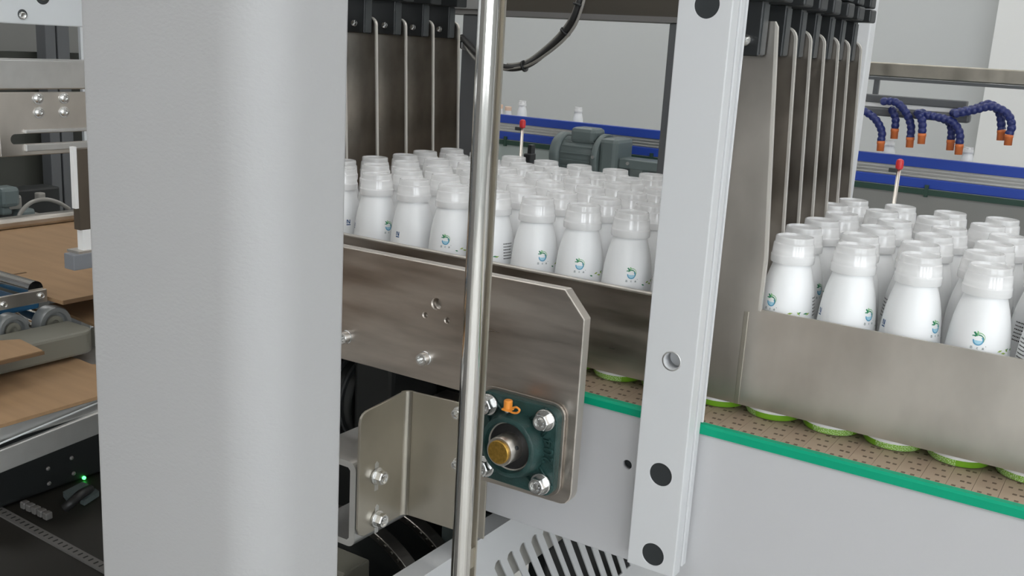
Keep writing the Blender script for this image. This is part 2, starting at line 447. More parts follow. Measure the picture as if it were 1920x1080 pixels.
# ---------------------------------------------------------------- bottles
BZ = -0.3575
RAD = 0.0292
PROF = [(0.0, 0.0015), (0.024, 0.0), (0.0272, 0.0012), (0.0288, 0.004), (RAD, 0.010), (RAD, 0.080), (0.0289, 0.092), (0.0283, 0.103), (0.0273, 0.115), (0.0263, 0.126),
        (0.0248, 0.136), (0.0228, 0.145), (0.0205, 0.153), (0.0187, 0.159), (0.0178, 0.162), (0.0172, 0.170)]
def rad_at(z):
    for (r0, z0), (r1, z1) in zip(PROF[1:], PROF[2:]):
        if z0 <= z <= z1: return r0 + (r1 - r0) * (z - z0) / max(1e-9, z1 - z0)
    return RAD
bm = new(); lathe(bm, PROF[1:], seg=40)
body_me = obj('body', bm, bottle_m, smooth=True, local=True)
bm = new()
lathe(bm, [(0.0186, 0.1612), (0.0212, 0.1612), (0.0215, 0.1625), (0.0215, 0.1685), (0.0208, 0.1698), (0.0206, 0.1706), (0.0200, 0.1790), (0.0197, 0.1802), (0.0188, 0.1814),
           (0.0186, 0.1862), (0.0182, 0.1874), (0.0171, 0.1876), (0.0167, 0.1850), (0.0004, 0.1845)], seg=40, cap0=False, cap1=True)
cap_me = obj('cap', bm, cap_m, smooth=True, local=True)

def wrap(u, v, z0, off):
    z = z0 + v; r = rad_at(z) + off
    th = u / r - PI / 2                 # angle 0 faces the camera side (-Y)
    return (r * math.cos(th), r * math.sin(th), z)
def decal(bm, poly, z0, off=0.00018, mi=0, ang=0.0):
    """a flat printed shape wrapped on the bottle, finely split"""
    t = bmesh.new(); f = t.faces.new([t.verts.new((a, b, 0)) for a, b in poly])
    bmesh.ops.triangulate(t, faces=t.faces[:])
    for v in t.verts:
        a, b = v.co.x, v.co.y
        p = Vector(wrap(a, b, z0, off)); p.rotate(Euler((0, 0, ang)))
        v.co = p
    merge(bm, t, mi)
def arc_strip(cx, cy, r0, r1, a0, a1, n=14, w1=None):
    w1 = r1 - r0 if w1 is None else w1
    o = [(cx + r0 * math.cos(a0 + (a1 - a0) * k / n), cy + r0 * math.sin(a0 + (a1 - a0) * k / n)) for k in range(n + 1)]
    i = []
    for k in range(n, -1, -1):
        tt = k / n; rr = r0 + (r1 - r0) * (1 - tt) + w1 * tt
        i.append((cx + rr * math.cos(a0 + (a1 - a0) * tt), cy + rr * math.sin(a0 + (a1 - a0) * tt)))
    return o + i
def strips(bm, cx, cy, r0, r1, a0, a1, z0, mi, n=14, w1=None, off=0.00018):
    p = arc_strip(cx, cy, r0, r1, a0, a1, n, w1)
    for k in range(n):
        decal(bm, [p[k], p[k + 1], p[2 * n + 1 - k - 1], p[2 * n + 1 - k]], z0, off, mi)
ZL = 0.1245
bm = new()
MM = 0.00082
# blue coconut ring with light-blue water, green palm fronds above
strips(bm, 0, -2.2 * MM, 4.2 * MM, 5.6 * MM, PI * 0.95, PI * 2.25, ZL, 1, 20)
for k in range(10):
    a0 = PI + PI * k / 10; a1 = PI + PI * (k + 1) / 10
    decal(bm, [(0, -2.4 * MM), (4.3 * MM * math.cos(a0), -2.2 * MM + 4.3 * MM * math.sin(a0)), (4.3 * MM * math.cos(a1), -2.2 * MM + 4.3 * MM * math.sin(a1))], ZL, 0.00016, 2)
strips(bm, 0.4 * MM, -1.8 * MM, 5.0 * MM, 6.8 * MM, PI * 0.78, PI * -0.12, ZL, 0, 16, 0.5 * MM, off=0.00022)
strips(bm, 1.0 * MM, 0.2 * MM, 5.4 * MM, 6.6 * MM, PI * 0.72, PI * -0.05, ZL, 3, 14, 0.4 * MM, off=0.00020)
decal(bm, [(-2.6 * MM, 2.2 * MM), (-5.8 * MM, 6.4 * MM), (-4.2 * MM, 7.2 * MM), (-1.2 * MM, 4.0 * MM)], ZL, 0.00024, 0)
decal(bm, [(-1.4 * MM, 2.4 * MM), (-6.6 * MM, 2.0 * MM), (-6.6 * MM, 3.2 * MM), (-1.4 * MM, 3.8 * MM)], ZL, 0.00024, 0)
decal(bm, [(-1.5 * MM, 3.0 * MM), (-2.2 * MM, 8.0 * MM), (-0.8 * MM, 8.0 * MM), (-0.2 * MM, 4.0 * MM)], ZL, 0.00024, 3)
# three small characters and the registered dot under the emblem
def glyph(cx, cy, s, strokes, mi):
    for x0, y0, x1, y1 in strokes:
        d = Vector((x1 - x0, y1 - y0)); L = d.length; n = Vector((-d.y, d.x)) / L * 0.11 * s
        x0, y0, x1, y1 = cx + x0 * s, cy + y0 * s, cx + x1 * s, cy + y1 * s
        decal(bm, [(x0 - n.x, y0 - n.y), (x1 - n.x, y1 - n.y), (x1 + n.x, y1 + n.y), (x0 + n.x, y0 + n.y)], ZL, 0.0002, mi)
g1 = [(-.5, .5, .5, .5), (-.5, .15, .5, .15), (-.4, -.5, .4, -.5), (0, .6, 0, -.5), (-.45, .0, -.45, -.5), (.45, .0, .45, -.5)]
g2 = [(-.4, .4, .4, .4), (.4, .4, -.3, -.3), (-.3, -.3, .5, -.4)]
g3 = [(-.5, .2, .5, .2), (0, .6, 0, -.6), (0, .2, -.5, -.5), (0, .2, .5, -.5), (-.25, -.3, .25, -.3)]
glyph(-6.0 * MM, -10.6 * MM, 2.4 * MM, g1, 4)
glyph(0.0, -10.8 * MM, 2.2 * MM, g2, 4)
glyph(6.0 * MM, -10.6 * MM, 2.4 * MM, g3, 4)
glyph(8.6 * MM, -8.0 * MM, 1.1 * MM, [(-.5, 0, .5, 0), (0, .5, 0, -.5), (-.4, .4, .4, -.4)], 4)
logo_o = obj('palm_emblem_print', bm, [print_green, print_blue, print_lblue, print_lgreen, print_grey], local=True)
bm = new()
A = math.radians(115)
for i in range(6):
    x = -8 * MM
    while x < 7 * MM:
        w = random.uniform(1.0, 2.4) * MM
        decal(bm, [(x, -i * 4.2 * MM), (x + w, -i * 4.2 * MM), (x + w, -i * 4.2 * MM + 1.5 * MM), (x, -i * 4.2 * MM + 1.5 * MM)], 0.128, 0.0002, 0, A)
        x += w + 0.7 * MM
text_o = obj('text_block_print', bm, print_black, local=True)
bm = new()
A = math.radians(-118)
for poly in ([(-3, 3), (-1.6, 3), (-1.6, -3), (-3, -3)], [(1.6, 3), (3, 3), (3, -3), (1.6, -3)], [(-2.2, 3), (-0.6, 3), (2.4, -3), (0.8, -3)], [(-3.4, -4), (3.4, -4), (3.4, -5.6), (-3.4, -5.6)]):
    decal(bm, [(a * MM, b * MM) for a, b in poly], 0.1215, 0.0002, 0, A)
mark_o = obj('blue_mark_print', bm, print_navy, local=True)
bm = new()
for (u, v, L, an, mi) in [(-6, 0, 7, 0.25, 0), (-1, -1.2, 8, -0.15, 0), (6, 0.3, 6, 0.5, 1), (10, -1, 6, 2.4, 0), (14, 0.5, 8, 0.1, 1), (-13, -1.5, 5, -.3, 1), (18, -1, 7, 0.4, 0)]:
    d = Vector((math.cos(an), math.sin(an))); n = Vector((-d.y, d.x))
    p = Vector((u, v))
    poly = [p, p + d * L * 0.5 + n * 1.1, p + d * L, p + d * L * 0.5 - n * 1.1]
    decal(bm, [(q.x * MM, q.y * MM) for q in poly], 0.1135, 0.0002, mi, math.radians(48))
leaf_o = obj('leaf_print', bm, [print_lime, print_green], local=True)
TEMPL = [body_me, cap_me, logo_o, text_o, mark_o, leaf_o]
ROWY = [1.0 + 0.068 * i for i in range(6)]
ROWN = ['front row', 'second row', 'third row', 'fourth row', 'fifth row', 'back row']
ORD = ['first', 'second', 'third', 'fourth', 'fifth', 'sixth', 'seventh', 'eighth', 'ninth', 'tenth', 'eleventh', 'twelfth', 'thirteenth', 'fourteenth']
rowx = []
rowx.append([-0.297 + 0.0603 * k for k in range(-11, 11)])
for ph in (-0.309, -0.309, -0.306): rowx.append([ph + 0.0592 * k for k in range(-11, 11)])
rowx.append([-0.616 - 0.0592 * k for k in range(6, -1, -1)] + [-0.336 + 0.0595 * k for k in range(-3, 11)])
rowx.append([-0.615 - 0.0592 * k for k in range(6, -1, -1)] + [-0.329 + 0.0592 * k for k in range(-3, 11)])
ROT = {-9: 37, -8: 75, -7: -15, -6: -70, -5: 20, -4: 0, -3: 10, 0: -35, 1: 50, 2: 55, 3: 0, 4: 185}
bottles = []
for i, xs in enumerate(rowx):
    for j, x in enumerate(xs):
        y = ROWY[i] + (random.uniform(-0.002, 0.002) if i else 0)
        u, v = proj((x, y, BZ + 0.187))
        if x < -1.03 or x > 0.2: continue
        if i and (1275 < u < 1415): continue
        if i and u < 600: continue
        k = j - 11
        rz = math.radians(ROT.get(k, 140)) + math.atan2(-x, y) if i == 0 else random.choice((random.uniform(120, 250), random.uniform(0, 360))) * PI / 180
        bottles.append((i, x, y, rz, u))
def place_bottle(loc, rz, label, group, full=True):
    t = thing('bottle', label, 'bottle', loc, group); t.rotation_euler.z = rz
    for p in (TEMPL if full else TEMPL[:2]):
        c = p.copy(); COL.objects.link(c); c.parent = t
    return t
for i in range(6):
    left = sorted([b for b in bottles if b[0] == i and b[4] <= 1275], key=lambda b: -b[1])
    rt = sorted([b for b in bottles if b[0] == i and b[4] > 1275], key=lambda b: b[1])
    if i == 0:
        hid = [b for b in rt if b[4] < 1440]; rt = [b for b in rt if b[4] >= 1440]
        for n, b in enumerate(hid): place_bottle((b[1], b[2], BZ), b[3], f'white bottle behind the tall steel plate, only lime foot showing, {ORD[n]} from the pillar', 'bottles on the conveyor belt')
    for n, b in enumerate(left):
        place_bottle((b[1], b[2], BZ), b[3], f'white bottle, {ROWN[i]}, {ORD[n]} counting left from the perforated pillar', 'bottles on the conveyor belt', i < 3)
    for n, b in enumerate(rt):
        place_bottle((b[1], b[2], BZ), b[3], f'white bottle, {ROWN[i]}, {ORD[n]} counting right from the divider plates', 'bottles on the conveyor belt', i < 3)

# ---------------------------------------------------------------- guide rail (folded steel)
t = thing('guide_rail', 'brushed stainless steel side rail holding back the front bottles', 'guide rail', (-0.3, 0.965, -0.352))
bm = new()
prism(bm, [(-0.40, -0.345), (XR, -0.345), (XR, -0.2425), (-0.3145, -0.2425), (-0.3145, -0.19), (-0.3305, 0.035), (-0.40, 0.035)], 0.9655, 0.968, 'XZ')
obj('rail_sheet', bm, steel_v, t)
obj('plate_edge', prism(new(), [(-0.3145, -0.244), (-0.3115, -0.244), (-0.3115, -0.19), (-0.3275, 0.030), (-0.3305, 0.035), (-0.3145, -0.19)], 0.9645, 0.969, 'XZ'), divider_edge, t)
obj('bend_seam', bx(new(), -0.3285, -0.3235, 0.9645, 0.9657, -0.345, -0.247, bevel=0.0005), steel_warm, t)
t2 = thing('guide_rail', 'brushed steel side rail behind the big side plate, left of the pillar', 'guide rail', (-0.7, 0.965, -0.352))
obj('rail_sheet', bx(new(), XL, -0.4005, 0.9655, 0.968, -0.345, -0.247), steel, t2)
obj('top_lip', bx(new(), XL, -0.4005, 0.9620, 0.9695, -0.2495, -0.2465, bevel=0.001), steel_edge, t2)

# ---------------------------------------------------------------- divider plates and their black holders
def divider(Y, xr, w, ztop, zbot, lean, label, group, first_hidden=False):
    t = thing('divider_plate', label, 'divider plate', (xr - w / 2, Y, zbot), group)
    sh = lean * (ztop - zbot)
    def X(x, z): return x + lean * (z - zbot)
    bm = new()
    n = 6
    top = [(X(xr, ztop - 0.02), ztop - 0.02)]
    for k in range(n + 1):
        a = k / n * PI / 2
        top.append((X(xr - 0.012 + 0.012 * math.cos(a), ztop - 0.012 + 0.012 * math.sin(a)), ztop - 0.012 + 0.012 * math.sin(a)))
    pts = [(xr - w, zbot), (xr, zbot)] + top + [(X(xr - w, ztop), ztop)]
    prism(bm, pts, Y - 0.0012, Y + 0.0012, 'XZ')
    obj('sheet', bm, divider_m, t)
    e = new()
    edge = [(xr, zbot)] + top[1:]
    prev = [(a + 0.0002, b) for a, b in edge]; inn = [(a - 0.0022, b - 0.0004) for a, b in edge]
    prism(e, prev + inn[::-1], Y - 0.0022, Y + 0.0022, 'XZ')
    obj('edge_trim', e, divider_edge, t)
    # holder
    hx = X(xr - 0.006, 0.02)
    bm = new()
    bx(bm, hx - 0.052, hx - 0.002, Y - 0.018, Y - 0.0025, 0.003, 0.07, 0, 0.0012, 1)
    h = obj('holder', bm, black_pl, t)
    obj('holder_side', bx(new(), hx - 0.0025, hx - 0.0008, Y - 0.0172, Y - 0.0035, 0.0045, 0.05), grey_pl, h)
    bm = new()
    bx(bm, hx - 0.075, hx + 0.018, Y - 0.024, Y + 0.0022, 0.052, 0.068, 0, 0.002, 2)
    bx(bm, hx - 0.07, hx + 0.016, Y - 0.022, Y + 0.002, 0.0695, 0.088, 0, 0.002, 2)
    obj('clamp_block', bm, black_pl, t)
    bm = new(); bolt_mesh(bm, (hx - 0.020, Y - 0.018, 0.0165), (0, -1, 0), 0.0042, 0.0035, 1.05, 0.1, False)
    obj('bolt', bm, zinc, t)
    return t
PY = [0.966 + 0.068 * k for k in range(7)]
for k in range(1, 7):
    xr = [-0.322, -0.3195, -0.325, -0.330, -0.3335, -0.339, -0.342][k] + 0.004
    divider(PY[k], xr, 0.078, 0.034 - 0.0008 * k, -0.24, -0.055, f'steel divider plate right of the pillar, {ORD[k]} from the front', 'right divider plates')
# holder of the tall end plate of the rail
t = thing('plate_holder', 'black plastic holder bolted to the tall plate beside the pillar', 'holder', (-0.36, 0.955, 0.0))
h = obj('holder', bx(new(), -0.392, -0.3375, 0.948, 0.9635, 0.002, 0.07, 0, 0.0012, 1), black_pl, t)
obj('holder_side', bx(new(), -0.338, -0.3362, 0.949, 0.9625, 0.004, 0.05), grey_pl, t)
bm = new(); bx(bm, -0.415, -0.316, 0.942, 0.968, 0.052, 0.09, 0, 0.002, 2)
obj('clamp_block', bm, black_pl, t)
bm = new(); lathe(bm, [(0.0055, 0), (0.0062, 0.002), (0.0058, 0.006), (0.003, 0.0095), (0.0005, 0.0102)], (-0.3505, 0.948, 0.0165), (0, -1, 0), 20)
obj('screw', bm, zinc, t, smooth=True)
for k in range(0, 7):
    divider(PY[k], -0.979, 0.095, 0.024 + 0.001 * k, -0.24, -0.045, f'dark steel divider plate behind the grey column, {ORD[k]} from the front', 'left divider plates')
# rails that carry the holders
for nm, x in (('right', -0.375), ('left', -1.03)):
    o = obj('holder_bar', bx(new(), x - 0.02, x + 0.02, 0.93, 1.46, 0.095, 0.135, bevel=0.003), black_pl)
    tag(o, f'black cross bar carrying the {nm} group of divider plate holders', 'bar')

# ---------------------------------------------------------------- perforated light pillar
t = thing('pillar', 'light grey flat pillar with black plugged holes in front of bottles', 'pillar', (-0.367, 0.895, -0.511))
bm = new(); prism(bm, [(-0.393, -0.511), (-0.341, -0.511), (-0.341, 0.6), (-0.393, 0.6)], 0.88, 0.896, 'XZ', bevel=0.0012)
o = obj('post', bm, light_coat, t)
PH = [0.044, -0.406, -0.493, 0.15, 0.33]
c = new()
for z in PH: cyl(c, (-0.3655, 0.87, z), (-0.3655, 0.883, z), 0.0122, 40)
cyl(c, (-0.3655, 0.87, -0.288), (-0.3655, 0.91, -0.288), 0.0085, 40)
cut(o, rel(c, t))
for z in PH:
    obj('hole_plug', cyl(new(), (-0.3655, 0.8815, z), (-0.3655, 0.884, z), 0.0121, 40), hole_m, t)
bm = new(); lathe(bm, [(0.0085, 0), (0.0098, -0.0003), (0.0098, 0.0001), (0.0086, 0.0028)], (-0.3655, 0.8799, -0.288), (0, 1, 0), 40, cap0=False, cap1=False)
obj('hole_chamfer', bm, alu, t)
obj('side_flange', bx(new(), -0.3895, -0.3395, 0.8965, 0.9065, -0.505, 0.6, bevel=0.001), light_coat, t)
obj('side_flange', bx(new(), -0.3885, -0.3375, 0.907, 0.9095, -0.352, 0.6, bevel=0.0008), light_coat, t)

# ---------------------------------------------------------------- big side plate with bearing
t = thing('side_plate', 'thick brushed steel side plate with chamfered corner and drilled holes', 'steel plate', (-0.6, 0.836, -0.445))
r_ = 0.010
pts = [(-0.95, -0.358), (-0.95, -0.2285), (-0.460, -0.2255), (-0.437, -0.251), (-0.437, -0.431), (-0.4385, -0.437), (-0.443, -0.4425), (-0.449, -0.4445), (-0.572, -0.4475), (-0.572, -0.3555)]
bm = new(); prism(bm, pts, 0.83, 0.843, 'XZ', bevel=0.0010)
bm.normal_update()
for f in bm.faces:
    if abs(f.normal.y) < 0.9: f.material_index = 1
o = obj('plate', bm, [steel, steel_edge], t)
c = new()
h1 = onY(818, 570, 0.83); h2 = onY(797, 591, 0.83); h3 = onY(838, 601, 0.83)
for h, r in ((h1, 0.0066), (h2, 0.0036), (h3, 0.0036)): cyl(c, (h.x, 0.82, h.z), (h.x, 0.86, h.z), r, 28)
cut(o, rel(c, t))
b1 = onY(793, 673, 0.825); b2 = onY(645, 633, 0.825)
for b in (b1, b2):
    bm = new(); bolt_mesh(bm, (b.x, 0.83, b.z), (0, -1, 0), 0.0068, 0.008, 1.12, 0.22, False, hexh=False)
    obj('socket_screw', bm, zinc, t, smooth=True)

# bearing unit
cs = [onY(u, v, 0.812) for u, v in ((914, 761), (1019, 790), (904, 876), (1009, 908))]
cx = sum(c.x for c in cs) / 4; cz = sum(c.z for c in cs) / 4
hs = (cs[1].x - cs[0].x + cs[3].x - cs[2].x) / 4
hv = (cs[0].z - cs[2].z + cs[1].z - cs[3].z) / 4
t = thing('bearing_unit', 'dark green cast square flange bearing with orange grease cap', 'bearing', (cx, 0.829, cz - 0.048))
q = 0.0465
bm = new()
def rr(h, r, n=5): return [(cx + a, cz + b) for a, b in rounded_rect(-h, h, -h, h, (r,) * 4, n)]
prism(bm, rr(q, 0.012), 0.8175, 0.829, 'XZ', bevel=0.0012)
obj('flange', bm, green_iron, t)
bm = new()
prism(bm, rr(q + 0.003, 0.014), 0.8265, 0.8295, 'XZ', bevel=0.0005)
obj('mounting_pad', bm, steel, t)
lathe_p = [(0.0345, 0), (0.0345, 0.003), (0.0325, 0.010), (0.031, 0.0155), (0.0285, 0.017), (0.0262, 0.017), (0.0255, 0.012), (0.0245, 0.0095)]
bm = new(); lathe(bm, lathe_p, (cx, 0.8180, cz), (0, -1, 0), 56, cap0=False, cap1=True)
obj('housing', bm, green_iron, t, smooth=True)
bm = new(); lathe(bm, [(0.0246, 0), (0.0246, 0.0012), (0.0235, 0.0016), (0.0225, 0.0009), (0.0205, 0.0009)], (cx, 0.8090, cz), (0, -1, 0), 56)
obj('shield', bm, rubber, t, smooth=True)
bm = new(); lathe(bm, [(0.0236, 0.0014), (0.0246, 0.0024), (0.0252, 0.0022)], (cx, 0.8090, cz), (0, -1, 0), 56, cap0=False, cap1=False)
obj('seal_ring', bm, steel_edge, t, smooth=True)
bm = new(); lathe(bm, [(0.0150, 0), (0.0148, 0.0195), (0.0142, 0.0205), (0.0122, 0.0205)], (cx, 0.8085, cz), (0, -1, 0), 48)
obj('inner_ring', bm, steel_v, t, smooth=True)
bm = new(); lathe(bm, [(0.0120, 0), (0.0120, 0.0018), (0.0112, 0.0026)], (cx, 0.7880, cz), (0, -1, 0), 48)
obj('shaft_end', bm, brass, t, smooth=True)
bm = new(); cyl(bm, (cx + 0.0135, 0.797, cz + 0.0045), (cx + 0.0152, 0.797, cz + 0.0055), 0.0022, 12)
obj('set_screw', bm, black_pl, t)
for sx in (-1, 1):
    for sz in (-1, 1):
        d = Vector((sx, 0, sz)).normalized(); n = Vector((-d.z, 0, d.x))
        bm = new()
        for s in (-1, 1):
            p0 = Vector((cx, 0.8165, cz)) + d * 0.033 + n * s * 0.010; p1 = Vector((cx, 0.8165, cz)) + d * 0.056 + n * s * 0.0075
            tube(bm, [p0, p1], 0.0016, 8)
        obj('rib', bm, green_iron, t)
        bm = new(); bolt_mesh(bm, (cx + sx * hs, 0.8175, cz + sz * hv), (0, -1, 0), 0.0088, 0.0085, 1.28, 0.42)
        obj('bolt', bm, zinc, t)
g = obj('grease_fitting', cyl(new(), (cx - 0.004, 0.806, cz + 0.0345), (cx - 0.004, 0.806, cz + 0.040), 0.0032, 12), zinc, t)
bm = new(); cyl(bm, (cx - 0.004, 0.806, cz + 0.038), (cx - 0.004, 0.806, cz + 0.048), 0.0044, 20, ch=0.0008)
tube(bm, smooth_path([(cx - 0.002, 0.803, cz + 0.039), (cx + 0.004, 0.802, cz + 0.038), (cx + 0.010, 0.801, cz + 0.0395), (cx + 0.0125, 0.801, cz + 0.043), (cx + 0.008, 0.802, cz + 0.0445), (cx + 0.003, 0.803, cz + 0.042)], 5), 0.0011, 8)
bx(bm, cx - 0.0085, cx + 0.0005, 0.8015, 0.8105, cz + 0.0375, cz + 0.0395)
obj('grease_cap', bm, orange_pl, t, smooth=True)
# raised casting number on the flange
cu = bpy.data.curves.new('num', 'FONT'); cu.body = '204'; cu.size = 0.017; cu.extrude = 0.0018; cu.align_x = 'CENTER'; cu.align_y = 'CENTER'; cu.space_character = 1.1
to = bpy.data.objects.new('num', cu); COL.objects.link(to); bpy.context.view_layer.update()
me = bpy.data.meshes.new_from_object(to.evaluated_get(bpy.context.evaluated_depsgraph_get()))
bpy.data.objects.remove(to)
me.name = 'cast_number'; me.materials.clear(); me.materials.append(green_iron)
o = bpy.data.objects.new('cast_number', me); COL.objects.link(o); o.parent = t
o.location = Vector((cx + 0.0395, 0.8170, cz + 0.002)) - ORG[t.name]
o.rotation_euler = Euler((PI / 2, -PI / 2, 0), 'XYZ')

# ---------------------------------------------------------------- folded bracket and channel
t = thing('angle_bracket', 'folded satin steel bracket with two hex bolts under side plate', 'bracket', (-0.63, 0.82, -0.527))
bm = new()
XB = -0.657
th = 0.003
yc = 0.845
leafA = [(0.766, -0.515), (0.766, -0.395), (0.7675, -0.389), (0.771, -0.385), (0.776, -0.383), (0.838, -0.378), (0.838, -0.526), (0.776, -0.5265), (0.7695, -0.523)]
prism(bm, leafA, XB - th, XB, 'YZ', bevel=0.0006)
o = obj('side_leaf', bm, steel_warm, t)
bm = new()
prism(bm, [(XB + 0.006, -0.378), (-0.548, -0.3735), (-0.548, -0.522), (XB + 0.006, -0.526)], yc, yc + th, 'XZ', bevel=0.0006)
obj('front_leaf', bm, steel_warm, t)
bm = new(); n = 8; cR = 0.007
arc = []
for k in range(n + 1):
    a = PI / 2 + k / n * PI / 2
    arc.append((XB + cR - 0.001 + cR * math.cos(a), 0.838 + cR * math.sin(a)))
arc2 = [(XB + cR - 0.001 + (cR + th) * math.cos(PI - k / n * PI / 2), 0.838 + (cR + th) * math.sin(PI - k / n * PI / 2)) for k in range(n + 1)]
prism(bm, arc + arc2, -0.526, -0.378, 'XY')
obj('fold', bm, steel_warm, t, smooth=True)
for v in (892, 972):
    p = onX(706, v, XB)
    s = new(); prism(s, [(p.y - 0.003, p.z - 0.017), (p.y + 0.003, p.z - 0.017), (p.y + 0.003, p.z + 0.014), (p.y, p.z + 0.017), (p.y - 0.003, p.z + 0.014)], XB - 0.0003, XB + 0.0004, 'YZ')
    obj('slot_liner', s, alu, t)
    bm = new(); bolt_mesh(bm, (XB, p.y, p.z), (1, 0, 0), 0.0078, 0.0085, 1.25, 0.35)
    obj('bolt', bm, zinc, t)
for v in (775, 870):
    p = onY(860, v, yc)
    bm = new(); bolt_mesh(bm, (p.x, yc, p.z), (0, -1, 0), 0.0062, 0.005, 1.2, 0.25)
    obj('bolt', bm, zinc, t)
t = thing('channel_bar', 'light grey steel channel bar behind the folded bracket', 'channel', (-0.69, 0.87, -0.535))
pts = [(XB - th - 0.0005, -0.531), (XB - th - 0.0005, -0.446)]
prof = [(-0.661, -0.5385 + 0.008), (-0.661, -0.441 - 0.008)]
prof = []
for k in range(7): a = k / 6 * PI / 2; prof.append((-0.671 + 0.010 * math.cos(a), -0.450 + 0.010 * math.sin(a)))
prof += [(-0.73, -0.440), (-0.73, -0.447), (-0.672, -0.447), (-0.669, -0.450), (-0.669, -0.528), (-0.672, -0.531), (-0.73, -0.531), (-0.73, -0.538)]
for k in range(7): a = -PI / 2 + k / 6 * PI / 2; prof.append((-0.671 + 0.010 * math.cos(a), -0.528 + 0.010 * math.sin(a)))
bm = new(); A_ = []; 
t_b = bmesh.new()
va = [t_b.verts.new((a, 0.7655, b)) for a, b in prof]; vb = [t_b.verts.new((a, 1.02, b)) for a, b in prof]
t_b.faces.new(va); t_b.faces.new(vb[::-1])
for k in range(len(prof)): t_b.faces.new((va[k], vb[k], vb[(k + 1) % len(prof)], va[(k + 1) % len(prof)]))
merge(bm, t_b, 0)
obj('profile', bm, alu, t)

# ---------------------------------------------------------------- chrome rod
t = thing('chrome_rod', 'polished vertical chrome rod standing in front of the side plate', 'rod', (-0.4765, 0.70, FLOOR))
bm = new(); cyl(bm, (-0.4765, 0.70, FLOOR), (-0.4765, 0.70, 0.7), 0.0088, 40)
obj('rod', bm, chrome, t, smooth=True)
obj('edge_strip', bx(new(), -0.4735, -0.4685, 0.711, 0.7135, -0.485, 0.7), steel_warm, t)
obj('mounting_clip', bx(new(), -0.478, -0.470, 0.706, 0.7115, -0.47, -0.45), steel_warm, t)

# ---------------------------------------------------------------- big grey column
ycol = 0.47
bm = new()
prism(bm, rounded_rect(-0.6785, -0.494, ycol, 0.556, (0.006, 0.040, 0.006, 0.006), 14), FLOOR, 0.9, 'XY')
o = obj('column', bm, grey_coat, smooth=True)
tag(o, 'wide grey textured powder-coated machine column in the left foreground', 'column')

# ---------------------------------------------------------------- vented panel below the frame
t = thing('vent_panel', 'light grey sheet panel with slanted ventilation slots beneath the conveyor', 'panel', (-0.6, 1.1, FLOOR))
o = obj('sheet', bx(new(), -0.602, -0.600, 0.70, 1.52, -1.25, -0.571), vent_coat, t)
c = new()
dy, dz = 0.532, -0.847
for k in range(17):
    y0 = 0.962 + 0.0285 * k; z0 = -0.624 + (0.006 if k < 5 else 0)
    w = 0.0075
    pts = []
    for kk in range(5):                     # rounded upper end
        a = PI * kk / 4
        pts.append((y0 + w * math.cos(a) , z0 - 0.004 + 0.008 * math.sin(a)))
    L = 0.20
    pts += [(y0 - w + dy * L, z0 + dz * L), (y0 + w + dy * L, z0 + dz * L)]
    prism(c, pts, -0.61, -0.59, 'YZ')
cut(o, rel(c, t))
obj('top_flange', bx(new(), -0.6265, -0.600, 0.70, 1.52, -0.571, -0.569), vent_coat, t)
obj('inner_baffle', bx(new(), -0.615, -0.613, 0.70, 1.24, -0.665, -0.5715), M('vent_baffle_grey', (0.40, 0.39, 0.36), 0.5), t)
o = obj('black_cabinet', bx(new(), -0.655, -0.625, 1.13, 1.40, FLOOR, -0.68, bevel=0.003), dark_m)  # black box added to stand for shade behind the lower slots
tag(o, 'black machine base behind the ventilation slots', 'machine base')

# ---------------------------------------------------------------- chains
def chain(Y, c, R, a0, a1, label):
    t = thing('roller_chain', label, 'chain', (c[0], Y, c[1]), 'roller chains under the bracket')
    n = 26
    lb = new()
    pl = 2 * PI * R / 64
    for s in (-1, 1):
        bx(lb, -pl * 0.62, pl * 0.62, s * 0.0085 - 0.001, s * 0.0085 + 0.001, -0.005, 0.005, 0, 0.0008, 1)
        cyl(lb, (-pl / 2, s * 0.0095, 0), (-pl / 2, s * 0.0112, 0), 0.0022, 8, 1)
    cyl(lb, (-pl / 2, -0.0085, 0), (-pl / 2, 0.0085, 0), 0.0036, 10, 0)
    bx(lb, -pl * 0.45, pl * 0.45, -0.0085, 0.0085, 0.0035, 0.0055, 0)
    first = None
    for k in range(n):
        a = a0 + (a1 - a0) * k / (n - 1)
        if first is None: l = first = obj('link', lb, [chain_m, chain_hi], t, local=True)
        else: l = first.copy(); COL.objects.link(l); l.parent = t
        l.location = (R * math.cos(a), 0, R * math.sin(a)); l.rotation_euler = (0, -(a - PI / 2), 0)
    bm = new(); cyl(bm, (c[0], Y - 0.004, c[1]), (c[0], Y + 0.004, c[1]), R - 0.006, 48)
    obj('sprocket', bm, dark_m, t)
chain(0.90, (-0.79, -0.745), 0.155, math.radians(100), math.radians(-10), 'black roller chain on sprocket, the one nearer the camera')
chain(0.985, (-0.80, -0.765), 0.155, math.radians(100), math.radians(-10), 'black roller chain on sprocket, farther one under the bracket fold')
o = obj('drive_box', bx(new(), -0.80, -0.705, 0.80, 0.846, -0.9, -0.60, bevel=0.003), olive_m)
tag(o, 'dark grey gearbox block at the foot of the column', 'gearbox')
# block right of chains
o = obj('sensor_block', bx(new(), -0.715, -0.66, 1.0, 1.045, -0.66, -0.605, bevel=0.003), motor_m)
tag(o, 'small dark grey block between chains and chrome rod', 'block')

